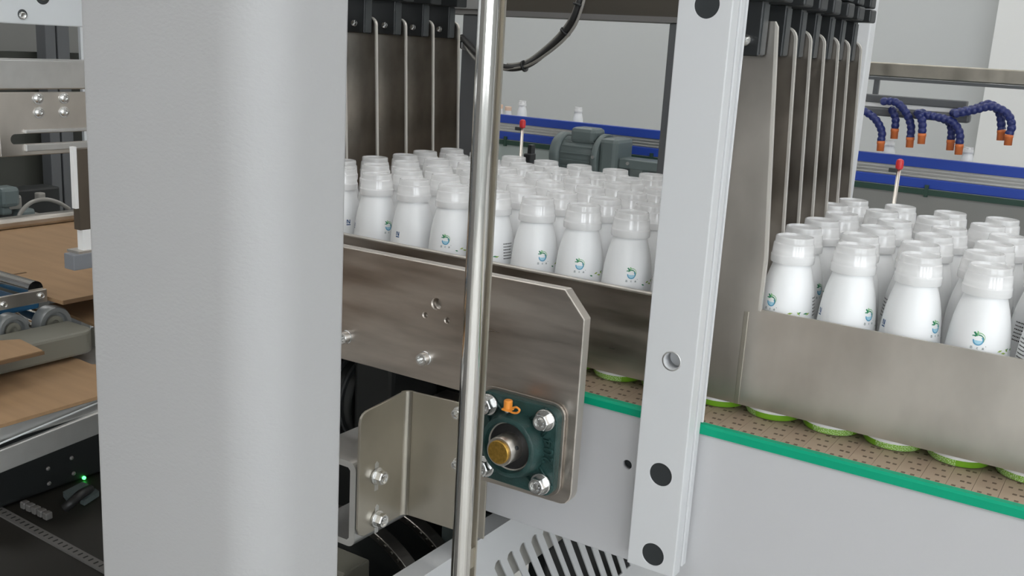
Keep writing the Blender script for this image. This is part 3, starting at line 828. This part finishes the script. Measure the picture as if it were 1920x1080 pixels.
# ---------------------------------------------------------------- dark drive gear below the belt on the left
t = thing('drive_motor', 'black motor with finned housing half hidden under the side plate', 'motor', (-0.85, 1.0, -0.6))
bm = new(); cyl(bm, (-0.98, 1.0, -0.47), (-0.83, 1.0, -0.47), 0.055, 32, ch=0.004)
obj('housing', bm, dark_m, t)
for k in range(7):
    obj('fin', cyl(new(), (-0.965 + k * 0.02, 1.0, -0.47), (-0.960 + k * 0.02, 1.0, -0.47), 0.060, 32), grey_pl, t)
obj('gear_head', bx(new(), -0.828, -0.765, 0.95, 1.05, -0.54, -0.40, bevel=0.006), dark_m, t)
obj('terminal_box', bx(new(), -0.95, -0.89, 0.925, 0.95, -0.50, -0.44, bevel=0.003), grey_pl, t)
obj('label_plate', bx(new(), -0.935, -0.905, 0.9235, 0.925, -0.475, -0.468), alu, t)
o = obj('machine_side_panel', bx(new(), -1.09, -0.66, 1.09, 1.10, FLOOR, -0.38), dark_m)  # black sheet added so the space behind the chains stays dark
tag(o, 'black inner machine panel behind motor and chains', 'panel')
o = obj('cross_beam', bx(new(), -0.80, -0.62, 1.05, 1.09, -0.44, -0.385, bevel=0.003), dark2_m)
tag(o, 'dark cross beam under the belt above the bracket', 'beam')

# ---------------------------------------------------------------- frame behind the bottles
t = thing('machine_portal', 'dark grey upright machine frame standing behind the bottle rows', 'frame', (-1.0, 1.72, FLOOR))
obj('upright', bx(new(), -1.218, -1.172, 1.70, 1.745, FLOOR, 0.052, bevel=0.002), dark_frame, t)
obj('upright', bx(new(), -0.772, -0.735, 1.70, 1.745, FLOOR, 0.052, bevel=0.002), dark_frame, t)
obj('top_beam', bx(new(), -1.36, -0.735, 1.70, 1.78, 0.0525, 0.20, bevel=0.002), beam_m, t)
obj('beam_flange', bx(new(), -1.36, -0.735, 1.695, 1.70, 0.0525, 0.062), beam_edge_m, t)
obj('beam_flange', bx(new(), -1.36, -1.175, 1.690, 1.70, 0.0625, 0.12), alu, t)
o = obj('white_post', bx(new(), -0.425, -0.4015, 1.60, 1.63, FLOOR, 0.4, bevel=0.002), light_coat)
tag(o, 'slim white post behind the last right divider plate', 'post')

# hanging hose bundle
t = thing('hose_bundle', 'black hose and clear tubes sagging below the rear beam', 'hose', (-0.95, 1.6, -0.05))
path = smooth_path([(-0.888, 1.62, 0.2), onY(1088, 0, 1.6), onY(1060, 60, 1.6), onY(1005, 112, 1.6), onY(970, 127, 1.6), onY(937, 124, 1.6), onY(905, 108, 1.62), onY(880, 85, 1.66), onY(866, 70, 1.69)], 10)
obj('hose', tube(new(), path, 0.0062, 14), rubber, t)
p2 = [p + Vector((0.0075 * math.sin(i * 0.08 + 0.7), -0.004, -0.0055 - 0.004 * math.sin(i * 0.12))) for i, p in enumerate(path)]
obj('clear_tube', tube(new(), p2, 0.0026, 10), clear_tube, t)
p3 = [p + Vector((-0.0055, 0.0035, 0.006)) for p in path[:46]]
obj('clear_tube', tube(new(), p3, 0.0028, 10), clear_tube, t)
for idx in (11, 20, 36):
    p = path[idx]; d = (path[idx + 1] - path[idx - 1]).normalized()
    obj('cable_tie', cyl(new(), p - d * 0.002, p + d * 0.002, 0.0105, 18), black_pl, t)
t = thing('sensor_cable', 'thin grey cables and small connector beside the rear upright', 'cable', (-1.22, 1.69, -0.02))
for dv in (0, 9, 22):
    obj('wire', tube(new(), smooth_path([onY(853, 62 + dv * 0.9, 1.66), onY(862, 67 + dv, 1.675), onY(872, 72 + dv, 1.70)], 6), 0.0011, 6), clear_tube, t)
pc = onY(858, 83, 1.67)
obj('connector', bx(new(), pc.x - 0.006, pc.x + 0.006, pc.y - 0.006, pc.y + 0.006, pc.z - 0.007, pc.z + 0.007, bevel=0.001), black_pl, t)

# ---------------------------------------------------------------- background conveyor
YB = 4.5
t = thing('background_conveyor', 'far conveyor with two blue guide strips and aluminium profile', 'conveyor', (-2, YB, FLOOR))
x0, x1 = -6.5, 2.0
obj('upper_guide', bx(new(), x0, x1, YB, YB + 0.03, -0.402, -0.360, bevel=0.003), blue_pl, t)
bm = new(); bx(bm, x0, x1, YB + 0.01, YB + 0.04, -0.446, -0.402)
for z in (-0.413, -0.427, -0.441): bx(bm, x0, x1, YB + 0.004, YB + 0.012, z - 0.0035, z + 0.0035, bevel=0.001)
obj('profile', bm, alu, t)
obj('lower_guide', bx(new(), x0, x1, YB, YB + 0.03, -0.486, -0.446, bevel=0.003), blue_pl, t)
obj('belt_edge', bx(new(), x0, x1, YB - 0.01, YB + 0.4, -0.512, -0.488), dkgreen, t)
obj('edge_strip', bx(new(), x0, x1, YB - 0.005, YB, -0.4905, -0.4865), alu, t)
obj('side_panel', bx(new(), x0, -1.75, YB, YB + 0.02, -0.80, -0.512), teal_panel, t)
obj('side_panel', bx(new(), -1.75, x1, YB, YB + 0.02, -0.80, -0.512), bgpanel, t)
obj('rear_guide', bx(new(), x0, x1, YB + 0.36, YB + 0.38, -0.44, -0.40), blue_pl, t)
for k in range(14):
    obj('guide_clip', bx(new(), -4.6 + k * 0.42, -4.585 + k * 0.42, YB - 0.012, YB, -0.52, -0.47), dkgreen, t)
for lx in (-5, -2.8, -0.4, 1.6):
    obj('leg', bx(new(), lx, lx + 0.05, YB + 0.03, YB + 0.08, FLOOR, -0.512), alu, t)
for nm, (u, v) in enumerate([(980, 188), (1085, 200), (1670, 262), (1817, 275)]):
    p = onY(u, v, YB + 0.12)
    lab = ['white bottle on the far blue conveyor beside the chrome rod', 'white bottle alone on the far blue conveyor above the grey motor',
           'white bottle on far conveyor under the leftmost orange nozzle', 'white bottle on far conveyor under the pair of middle nozzles'][nm]
    b = place_bottle((p.x, p.y, -0.488), 1.0 + nm, lab, 'bottles on the far conveyor', False)
    b.scale = (1, 1, (p.z + 0.488) / 0.190)
for nm, (u, v) in enumerate([(937, 199), (953, 203)]):
    p = onY(u, v, YB + 0.1)
    tt = thing('bottle', ['white bottle with peach cap nearest the chrome rod on far conveyor', 'white bottle with peach cap, second from chrome rod on far conveyor'][nm], 'bottle', (p.x, p.y, -0.488), 'capped bottles on the far conveyor')
    obj('body', lathe(new(), [(0.028, -0.488), (0.028, -0.41), (0.017, p.z - 0.012)], (p.x, p.y, 0), (0, 0, 1), 20), white_pl, tt, smooth=True)
    obj('cap', lathe(new(), [(0.018, p.z - 0.012), (0.018, p.z + 0.006), (0.015, p.z + 0.009)], (p.x, p.y, 0), (0, 0, 1), 20), M('peach_cap', (0.78, 0.56, 0.42), 0.4), tt, smooth=True)

# gear motor in front of it
t = thing('gear_motor', 'grey-green gear motor mounted in front of the far conveyor', 'motor', (-2.2, 4.3, -0.75))
Ym = 4.28
p = onY(1098, 292, Ym)
mz = p.z; ml = onY(1062, 290, Ym).x; mr = onY(1128, 290, Ym).x
bm = new(); cyl(bm, (ml, Ym, mz), (mr, Ym, mz), 0.088, 36, ch=0.006)
obj('motor_body', bm, motor_m, t)
for k in range(8):
    a = PI * 0.12 + k * 0.11 * PI
    obj('cooling_fin', bx(new(), ml + 0.02, mr - 0.01, Ym - 0.097 * math.sin(a) - 0.002, Ym - 0.097 * math.sin(a) + 0.004, mz + 0.097 * math.cos(a) - 0.002, mz + 0.097 * math.cos(a) + 0.002), motor_m, t)
obj('fan_cover', cyl(new(), (ml - 0.045, Ym, mz), (ml + 0.01, Ym, mz), 0.103, 36, ch=0.012), motor_m, t)
obj('junction_box', bx(new(), ml + 0.05, mr - 0.01, Ym - 0.07, Ym + 0.05, mz + 0.06, mz + 0.135, bevel=0.02), motor_m, t)
obj('flange', cyl(new(), (mr, Ym, mz), (mr + 0.03, Ym, mz), 0.112, 36, ch=0.004), motor_m, t)
obj('gear_case', bx(new(), mr + 0.03, mr + 0.12, Ym - 0.09, Ym + 0.09, mz - 0.16, mz + 0.10, bevel=0.02), motor_m, t)
obj('gear_case', bx(new(), mr + 0.12, mr + 0.40, Ym - 0.06, Ym + 0.06, mz - 0.03, mz + 0.015, bevel=0.006), motor_m, t)
obj('bracket_leg', bx(new(), mr + 0.24, mr + 0.275, Ym - 0.05, Ym + 0.05, mz - 0.2, mz - 0.03), motor_m, t)
obj('bracket_leg', bx(new(), mr + 0.31, mr + 0.33, Ym - 0.05, Ym + 0.05, mz - 0.2, mz - 0.03), motor_m, t)
obj('foot_plate', bx(new(), ml - 0.02, mr + 0.36, Ym - 0.1, Ym + 0.2, mz - 0.22, mz - 0.2), motor_m, t)
obj('bolt', lathe(new(), [(0.008, 0), (0.008, 0.008)], (mr + 0.014, Ym - 0.11, mz + 0.01), (0, -1, 0), 8), alu, t)
obj('bolt', lathe(new(), [(0.008, 0), (0.008, 0.008)], (mr + 0.17, Ym - 0.06, mz - 0.005), (0, -1, 0), 8), alu, t)

# red-knobbed rods
YK = 2.5
for (u, v), lab in (((980, 232), 'steel rod with red knob behind bottles near the chrome rod'), ((1687, 308), 'steel rod with red knob behind the bottles right of the dividers')):
    p = onY(u, v, YK)
    t = thing('knobbed_rod', lab, 'rod', (p.x, p.y, FLOOR), 'red-knobbed rods')
    obj('rod', cyl(new(), (p.x, YK, FLOOR), (p.x, YK, p.z + 0.002), 0.0046, 16), steel_v, t)
    obj('knob', lathe(new(), [(0.006, -0.012), (0.0085, -0.009), (0.009, 0.004), (0.0075, 0.010), (0.003, 0.0125)], (p.x, YK, p.z), (0, 0, 1), 20), red_pl, t, smooth=True)
    obj('clamp', bx(new(), p.x - 0.022, p.x - 0.004, YK - 0.006, YK + 0.006, p.z - 0.020, p.z - 0.010, bevel=0.001), grey_pl, t)
p = onY(996, 285, 2.45)
t = thing('bracket_clamp', 'small black clamp bracket right of the red-knobbed rod', 'clamp', (p.x, 2.45, FLOOR))
obj('stem', bx(new(), p.x - 0.006, p.x + 0.006, 2.44, 2.46, FLOOR, p.z + 0.02), black_pl, t)
obj('clamp_head', bx(new(), p.x - 0.016, p.x + 0.008, 2.435, 2.465, p.z - 0.03, p.z - 0.004, bevel=0.003), black_pl, t)

# stainless rail and hose manifold at right
t = thing('tube_rail', 'stainless steel rectangular tube rail in front of the white wall', 'rail', (-0.3, 5.05, FLOOR))
YR = 5.05; zt = onY(1780, 124, YR).z; zb = onY(1780, 152, YR).z
obj('tube', bx(new(), -1.72, 2.0, YR, YR + 0.05, zb, zt, bevel=0.006), steel_warm, t)
obj('shadow_gap_bar', bx(new(), -1.72, 2.0, YR + 0.005, YR + 0.05, zb - 0.016, zb - 0.002), dark_frame, t)  # dark bar stands in for shade under the tube
obj('post', bx(new(), 1.6, 1.65, YR + 0.05, YR + 0.10, FLOOR, zt), steel_warm, t)
obj('post', bx(new(), -1.70, -1.65, YR + 0.05, YR + 0.10, FLOOR, zt), steel_warm, t)
hp = onY(1641, 165, YR)
obj('hanger', bx(new(), hp.x - 0.012, hp.x + 0.012, YR + 0.01, YR + 0.03, hp.z - 0.08, zb - 0.01), dark_frame, t)
t = thing('air_manifold', 'dark manifold bar with pale stripe holding blue jointed hoses', 'manifold', (-0.9, YB, -0.2))
bm = new()
a = onY(1612, 188, YB); b = onY(1812, 205, YB)
bx(bm, a.x - 0.35, b.x, YB - 0.02, YB + 0.03, -0.150, -0.118, bevel=0.004)
obj('bar', bm, dark_frame, t)
obj('bar', bx(new(), a.x - 0.35, b.x + 0.02, YB - 0.02, YB + 0.03, -0.205, -0.168, bevel=0.010), dark_frame, t)
obj('pale_stripe', bx(new(), a.x - 0.35, b.x - 0.02, YB - 0.012, YB + 0.02, -0.168, -0.150), white_pl, t)
hoses = [([(1590, 200), (1617, 207), (1640, 222), (1653, 245), (1652, 264)], 0.0, 'hose nearest the white post'),
         ([(1672, 205), (1679, 222), (1678, 241)], 0.04, 'short hose behind second bend'),
         ([(1655, 190), (1680, 192), (1698, 210), (1708, 235), (1707, 257)], 0.0, 'second arched hose from the white post'),
         ([(1722, 212), (1729, 228), (1729, 250)], -0.05, 'short straight hose in the middle'),
         ([(1718, 212), (1750, 218), (1778, 228), (1784, 245), (1783, 262)], 0.04, 'rear one of the middle pair'),
         ([(1725, 215), (1755, 219), (1785, 228), (1799, 248), (1799, 270)], 0.0, 'front one of the middle pair'),
         ([(1785, 212), (1825, 204), (1855, 195), (1874, 212), (1878, 243)], 0.04, 'rear one of the far right pair'),
         ([(1790, 214), (1825, 207), (1860, 200), (1888, 213), (1897, 235), (1892, 252)], 0.0, 'front one of the far right pair')]
for pts, dyy, lab in hoses:
    path = smooth_path([onY(u, v, YB - 0.10 + dyy) for u, v in pts], 10)
    path[0] = path[0] + Vector((0, max(0.0, 0.045 - dyy), 0))
    e = path[-1]
    t = thing('jointed_hose', f'blue jointed air hose with orange nozzle, {lab}', 'hose', (e.x, e.y, e.z - 0.035), 'blue jointed hoses')
    L = 0; rs = []; dense = smooth_path(path, 3)
    for i, pp in enumerate(dense):
        if i: L += (pp - dense[i - 1]).length
        rs.append(0.0135 + 0.0032 * abs(math.sin(L / 0.021 * PI)))
    obj('hose', tube(new(), dense, rs, 12), blue_hose, t, smooth=True)
    obj('nozzle', lathe(new(), [(0.016, 0), (0.0165, 0.012), (0.0150, 0.013), (0.0145, 0.042)], (e.x, e.y, e.z), (0.05, 0, -1), 18), nozzle_m, t, smooth=False)

# ---------------------------------------------------------------- carton feeder seen left of the column
XF = -1.2
def yb(bm, y0, y1, z0, z1, x0, x1, bev=0.0015): return bx(bm, x0, x1, y0, y1, z0, z1, bevel=bev)
t = thing('feeder_beam', 'pale aluminium top beam with countersunk screws, upper left', 'beam', (XF, 0.8, -0.011))
obj('beam', yb(new(), 0.3, 1.3, -0.0105, 0.10, XF - 0.04, XF), white_alu, t)
p = onX(80, 3, XF); bm = new(); lathe(bm, [(0.0095, -0.001), (0.0095, 0.0004), (0.0075, 0.0006)], (XF, p.y, p.z + 0.006), (1, 0, 0), 24); obj('counterbore', bm, grey_pl, t)
bm = new(); bolt_mesh(bm, (XF + 0.0004, p.y, p.z + 0.008), (1, 0, 0), 0.006, 0.003, 1.1, 0.1, False, False); obj('screw', bm, zinc, t)
p = onX(42, 27, XF); bm = new(); lathe(bm, [(0.0062, -0.001), (0.0062, 0.0004), (0.005, 0.0006)], (XF, p.y, p.z), (1, 0, 0), 20); obj('counterbore', bm, grey_pl, t)
bm = new(); bolt_mesh(bm, (XF + 0.0004, p.y, p.z - 0.0015), (1, 0, 0), 0.0042, 0.002, 1.1, 0.1, False, False); obj('screw', bm, zinc, t)
o = obj('cross_rail', yb(new(), 0.3, 1.3, -0.090, -0.0535, XF - 0.05, XF - 0.012), alu)
tag(o, 'brushed aluminium cross rail between pale beam and slotted plate', 'rail')
t = thing('slotted_plate', 'steel plate with four button screws and a long slot', 'steel plate', (XF, 0.8, -0.171))
o = obj('plate', yb(new(), 0.716, 1.2, -0.171, -0.0925, XF - 0.004, XF, 0.001), steel_v, t)
c = new(); prism(c, [(0.736 + 0.006 * math.cos(a), -0.150 + 0.0065 * math.sin(a)) for a in [PI / 2 + k * PI / 8 for k in range(9)]] + [(1.15, -0.1565), (1.15, -0.1435)], XF - 0.02, XF + 0.02, 'YZ')
cut(o, rel(c, t))
obj('slot_lip', yb(new(), 0.748, 1.2, -0.1432, -0.1385, XF - 0.001, XF + 0.004, 0.001), alu, t)
obj('slot_lip', yb(new(), 0.748, 1.2, -0.1655, -0.1568, XF - 0.001, XF + 0.004, 0.001), alu, t)
for u, v in ((71, 185), (120, 184), (73, 211), (120, 210)):
    p = onX(u, v, XF); bm = new()
    lathe(bm, [(0.0072, 0), (0.0072, 0.0012), (0.0055, 0.0013), (0.0054, 0.003), (0.004, 0.0045), (0.0022, 0.0048), (0.002, 0.003), (0.0003, 0.003)], (XF, p.y, p.z), (1, 0, 0), 24)
    obj('button_screw', bm, zinc, t, smooth=True)
# pusher foot
t = thing('suction_arm', 'brown arm with white sleeve and grey foot block by the column', 'arm', (-1.1, 0.76, -0.30))
a = onX(150, 280, -1.1)
obj('arm', bx(new(), -1.112, -1.10, a.y - 0.004, a.y + 0.03, -0.252, -0.153), M('arm_brown', (0.10, 0.08, 0.06), 0.4, 0.3), t)
obj('side_strip', bx(new(), -1.108, -1.101, a.y - 0.0085, a.y - 0.004, -0.225, -0.150), white_pl, t)
obj('sleeve', bx(new(), -1.111, -1.10, a.y - 0.001, a.y + 0.012, -0.278, -0.252), white_pl, t)
obj('foot', bx(new(), -1.115, -1.095, a.y - 0.018, a.y + 0.05, -0.300, -0.2805, bevel=0.001), M('foot_grey', (0.20, 0.21, 0.23), 0.45), t)
obj('foot_cap', bx(new(), -1.12, -1.096, a.y - 0.010, a.y + 0.04, -0.2805, -0.2775), steel_edge, t)
# smoked rear panel, uprights, tube
o = obj('smoked_panel', bx(new(), -2.52, -2.50, 0.6, 2.4, -0.75, -0.09), dark_glass)
tag(o, 'smoked dark panel behind the carton feeder', 'panel')
for (y0, y1), lab in (((1.625, 1.655), 'dark grey upright behind the feeder, left of the pair'), ((1.66, 1.695), 'dark grey upright behind the feeder, right of the pair')):
    o = obj('upright', bx(new(), -2.48, -2.44, y0 * 0.98, y1 * 0.98, FLOOR, 0.4, bevel=0.002), dark_frame); tag(o, lab, 'upright')
o = obj('upright', bx(new(), -2.46, -2.45, 1.70, 1.725, FLOOR, 0.4), white_alu); tag(o, 'pale narrow upright behind feeder beside the column edge', 'upright')
o = obj('grey_cabinet', bx(new(), -3.3, -2.9, 1.4, 3.2, FLOOR, 0.8), bgpanel); tag(o, 'grey cabinet seen between beam and cross rail', 'cabinet')
t = thing('air_tube', 'pale curved air tube in front of the smoked panel', 'tube', (-2.0, 1.25, -0.45))
pp = [onX(u, v, -1.9) for u, v in ((30, 425), (38, 400), (58, 380), (85, 374), (110, 380), (130, 392))]
obj('tube', tube(new(), smooth_path(pp, 8), 0.0042, 10), clear_tube, t)
t = thing('valve_cluster', 'grey valve block with small white fittings behind the feeder', 'valve', (-2.1, 1.2, -0.48))
for i, (u, v, s) in enumerate([(10, 368, .022), (22, 378, .016), (45, 405, .018), (60, 410, .014), (8, 392, .012), (75, 368, .009)]):
    p = onX(u, v, -2.1)
    obj('fitting', bx(new(), p.x - s, p.x + s, p.y - s, p.y + s, p.z - s, p.z + s, bevel=s * 0.4), clear_tube if i % 2 else motor_m, t)
p = onX(55, 375, -2.2); obj('valve_body', bx(new(), p.x - 0.03, p.x + 0.03, p.y - 0.12, p.y + 0.06, p.z - 0.10, p.z + 0.03, bevel=0.004), dark_m, t)
# rear rail + cardboard blanks
ZC = -0.36
ra = onZ(0, 432, ZC); rb = onZ(142, 411, ZC)
o = obj('rear_rail', bx(new(), ra.x - 0.025, ra.x + 0.006, 0.6, 1.6, ZC, ZC + 0.018, bevel=0.006), steel_v)
tag(o, 'round-edged aluminium rail behind the cardboard blanks', 'rail')
t = thing('cardboard_blank', 'large flat brown cardboard blank under the roller arm', 'cardboard', (-1.4, 0.95, ZC - 0.006))
b = new(); prism(b, [(-1.672, 0.6), (-1.42, 0.6), (-1.42, 0.775), (-1.177, 0.775), (-1.178, 1.3), (-1.672, 1.3)], ZC - 0.005, ZC, 'XY')
obj('sheet', b, [card_m], t)
pa = onZ(0, 519, ZC); pb = onZ(45, 510, ZC)
obj('crease', bx(new(), pa.x - 0.002, pa.x + 0.002, pa.y - 0.2, pb.y, ZC, ZC + 0.0006), card_edge, t)
obj('cut_edge', bx(new(), -1.1785, -1.1765, 0.776, 1.3, ZC - 0.005, ZC + 0.0003), card_edge, t)
t = thing('cardboard_blank', 'cardboard blank below the large one, right of the wheel', 'cardboard', (-1.2, 0.9, -0.41))
b = new(); prism(b, [(-1.30, 0.83), (-1.14, 0.812), (-1.13, 1.2), (-1.30, 1.2)], -0.402, -0.398, 'XY'); obj('sheet', b, card_m, t)
# roller arm
t = thing('carton_roller', 'chrome rollers held by a steel side strip above blue belt', 'roller', (-1.2, 0.72, -0.367))
obj('side_strip', bx(new(), -1.203, -1.199, 0.55, 0.768, -0.3635, -0.346, bevel=0.001), steel_v, t)
for yy in (0.755, 0.695):
    obj('roller', cyl(new(), (-1.40, yy, -0.345), (-1.204, yy, -0.345), 0.0105, 24), chrome, t, smooth=True)
for u, v in ((76, 554), (6, 571)):
    p = onX(u, v, XF); bm = new(); bolt_mesh(bm, (-1.199, p.y, p.z), (1, 0, 0), 0.0036, 0.003, 1.2, 0.2, False); obj('bolt', bm, zinc, t)
o = obj('blue_belt', bx(new(), -1.30, -1.212, 0.5, 0.765, -0.3745, -0.3645, bevel=0.003), blue_belt)
tag(o, 'blue transport belt running below the chrome roller arm', 'belt')
for (u, v), r, lab in (((98, 606), 0.024, 'larger grey belt wheel next to the column'), ((20, 618), 0.021, 'grey belt wheel nearer the left picture edge')):
    p = onX(u, v, -1.197)
    t = thing('belt_wheel', lab, 'wheel', (p.x, p.y, p.z - r), 'belt wheels')
    obj('tyre', lathe(new(), [(r * 0.86, -0.012), (r, -0.009), (r, 0.005), (r * 0.93, 0.009), (r * 0.70, 0.009), (r * 0.66, 0.004), (0.001, 0.003)], (p.x, p.y, p.z), (1, 0, 0), 40), M('wheel_grey', (0.22, 0.23, 0.23), 0.35, 0.4), t, smooth=True)
    obj('hub', lathe(new(), [(r * 0.5, 0.002), (r * 0.48, 0.007), (r * 0.25, 0.007), (r * 0.2, 0.004)], (p.x, p.y, p.z), (1, 0, 0), 28), olive_m, t, smooth=True)
p = onX(55, 594, -1.25)
o = obj('guide_roller', lathe(new(), [(0.008, -0.03), (0.0125, -0.024), (0.0135, 0), (0.0125, 0.024), (0.008, 0.03)], (p.x, p.y, p.z), (1, 0, 0), 24), chrome, smooth=True)
tag(o, 'small shiny guide roller between the two belt wheels', 'roller')
# olive cover
t = thing('olive_cover', 'olive grey rounded sheet cover below the belt wheels', 'cover', (-1.2, 0.7, -0.4185))
b = new(); prism(b, rounded_rect(-1.182, -1.120, 0.42, 0.785, (0.004, 0.004, 0.02, 0.004), 6), -0.4185, -0.388, 'XY', bevel=0.004); obj('shell', b, olive_m, t)
# hinge fittings next to the column
p = onX(165, 612, -1.2)
o = obj('hinge_block', bx(new(), -1.18, -1.15, 0.815, 0.85, -0.44, -0.404, bevel=0.003), olive_m); tag(o, 'small olive hinge block between the cover and column', 'hinge')
# lower blanks
t = thing('cardboard_blank', 'small cardboard blank corner overlapping the olive cover', 'cardboard', (-1.12, 0.6, -0.3878))
p0 = onZ(0, 677, -0.3835); p1 = onZ(80, 657, -0.3835); p2 = onZ(38, 636, -0.3835)
b = new(); prism(b, [(p0.x, 0.40), (p1.x, p1.y), (p2.x, p2.y), (-1.170, 0.63), (-1.170, 0.40)], -0.3875, -0.3835, 'XY'); obj('sheet', b, card_m, t)
obj('cut_edge', bx(new(), p0.x + 0.0002, p0.x + 0.0012, 0.40, p1.y, -0.3878, -0.3838), card_edge, t)
ZD = -0.4235
t = thing('cardboard_blank', 'wide cardboard blank resting on the front metal tray', 'cardboard', (-1.08, 0.65, ZD - 0.004))
b = new()
prism(b, [(-0.988, 0.36), (-0.990, 0.80), (-1.07, 0.79)] + [(onZ(u, v, ZD).x, onZ(u, v, ZD).y) for u, v in ((172, 683), (150, 674), (128, 667), (100, 663), (50, 668), (0, 681))] + [(-1.18, 0.36)], ZD - 0.004, ZD, 'XY')
obj('sheet', b, card_m, t)
t = thing('metal_tray', 'grey aluminium tray edge beneath the cardboard blank', 'tray', (-0.99, 0.65, -0.48))
XT = -0.986
ta, tb, tc_, td = onX(0, 832, XT), onX(175, 759, XT), onX(178, 817, XT), onX(0, 888, XT)
def ext(p, q, y): return p.z + (q.z - p.z) * (y - p.y) / (q.y - p.y)
b = new()
prism(b, [(0.36, ext(ta, tb, 0.36)), (0.85, ext(ta, tb, 0.85) if ext(ta, tb, 0.85) < ZD - 0.006 else ZD - 0.006), (0.85, ext(td, tc_, 0.85)), (0.36, ext(td, tc_, 0.36))], XT - 0.006, XT, 'YZ', bevel=0.0012)
obj('front_lip', b, alu, t)
obj('lip_bead', tube(new(), [(XT, 0.36, ext(ta, tb, 0.36)), (XT, 0.72, ext(ta, tb, 0.72))], 0.0011, 8), white_alu, t)
obj('tray_floor', prism(new(), [(-1.175, ZD - 0.0045), (-0.99, ZD - 0.0045), (XT - 0.004, ZD - 0.018), (XT - 0.006, ZD - 0.021), (-0.994, ZD - 0.008), (-1.175, ZD - 0.008)], 0.36, 0.85, 'XZ'), alu, t)
# dark machinery below
t = thing('machine_bed', 'black machine bed with metal scale below the cardboard tray', 'machine bed', (-1.45, 0.9, FLOOR))
obj('bed', bx(new(), -2.2, -1.10, 0.45, 1.5, FLOOR, -0.80, bevel=0.003), dark2_m, t)
s0 = onZ(0, 960, -0.8); s1 = onZ(190, 1064, -0.8)
b = new(); d = (s1 - s0).normalized(); nrm = Vector((-d.y, d.x, 0))
vs = [s0 - d * 0.2, s1 + d * 0.1]
prism(b, [(vs[0] + nrm * 0.009)[:2], (vs[1] + nrm * 0.009)[:2], (vs[1] - nrm * 0.009)[:2], (vs[0] - nrm * 0.009)[:2]], -0.80, -0.797, 'XY'); obj('scale', b, scale_m, t)
for k in range(22):
    q_ = s0 + (s1 - s0) * (k / 21) + Vector((0, 0, 0.004))
    obj('tick', bx(new(), q_.x - 0.0012, q_.x + 0.0012, q_.y - 0.004, q_.y + 0.004, -0.7968, -0.7964), dark_m, t)
t = thing('terminal_strip', 'row of five small grey terminals beside the metal scale', 'terminals', (-1.45, 0.9, -0.7962))
for k in range(5):
    p = onZ(47 + k * 10.5, 946 + k * 5, -0.79); obj('terminal', bx(new(), p.x - 0.006, p.x + 0.006, p.y - 0.006, p.y + 0.006, -0.7962, -0.784, bevel=0.002), scale_m, t)
t = thing('control_module', 'black control module with lit green led and grey connector', 'control module', (-1.5, 1.05, -0.8))
obj('case', bx(new(), -1.72, -1.52, 0.85, 1.2, -0.7962, -0.62, bevel=0.004), dark_m, t)
p = onX(160, 897, -1.515); obj('led', lathe(new(), [(0.0032, 0), (0.003, 0.003), (0.0012, 0.0045)], (-1.52, p.y, p.z), (1, 0, 0), 14), led_m, t)
for (u, v) in ((93, 880), (137, 860), (141, 889), (95, 908)):
    p = onX(u, v, -1.515); obj('screw', lathe(new(), [(0.004, 0), (0.0035, 0.002), (0.001, 0.003)], (-1.52, p.y, p.z), (1, 0, 0), 12), scale_m, t)
obj('connector', prism(new(), [onZ(118, 925, -0.79)[:2], onZ(155, 906, -0.79)[:2], onZ(170, 913, -0.79)[:2], onZ(128, 938, -0.79)[:2]], -0.7962, -0.787, 'XY'), motor_m, t)
obj('connector', prism(new(), [onZ(150, 938, -0.79)[:2], onZ(178, 918, -0.79)[:2], onZ(186, 924, -0.79)[:2], onZ(158, 942, -0.79)[:2]], -0.7962, -0.787, 'XY'), motor_m, t)
pth = smooth_path([onZ(122, 953, -0.785), onZ(136, 941, -0.775), onZ(152, 926, -0.772), onZ(168, 917, -0.785)], 6)
obj('cable', tube(new(), pth, 0.008, 10), rubber, t)

# templates of the bottle parts are no things of their own
for p in TEMPL: bpy.data.objects.remove(p)
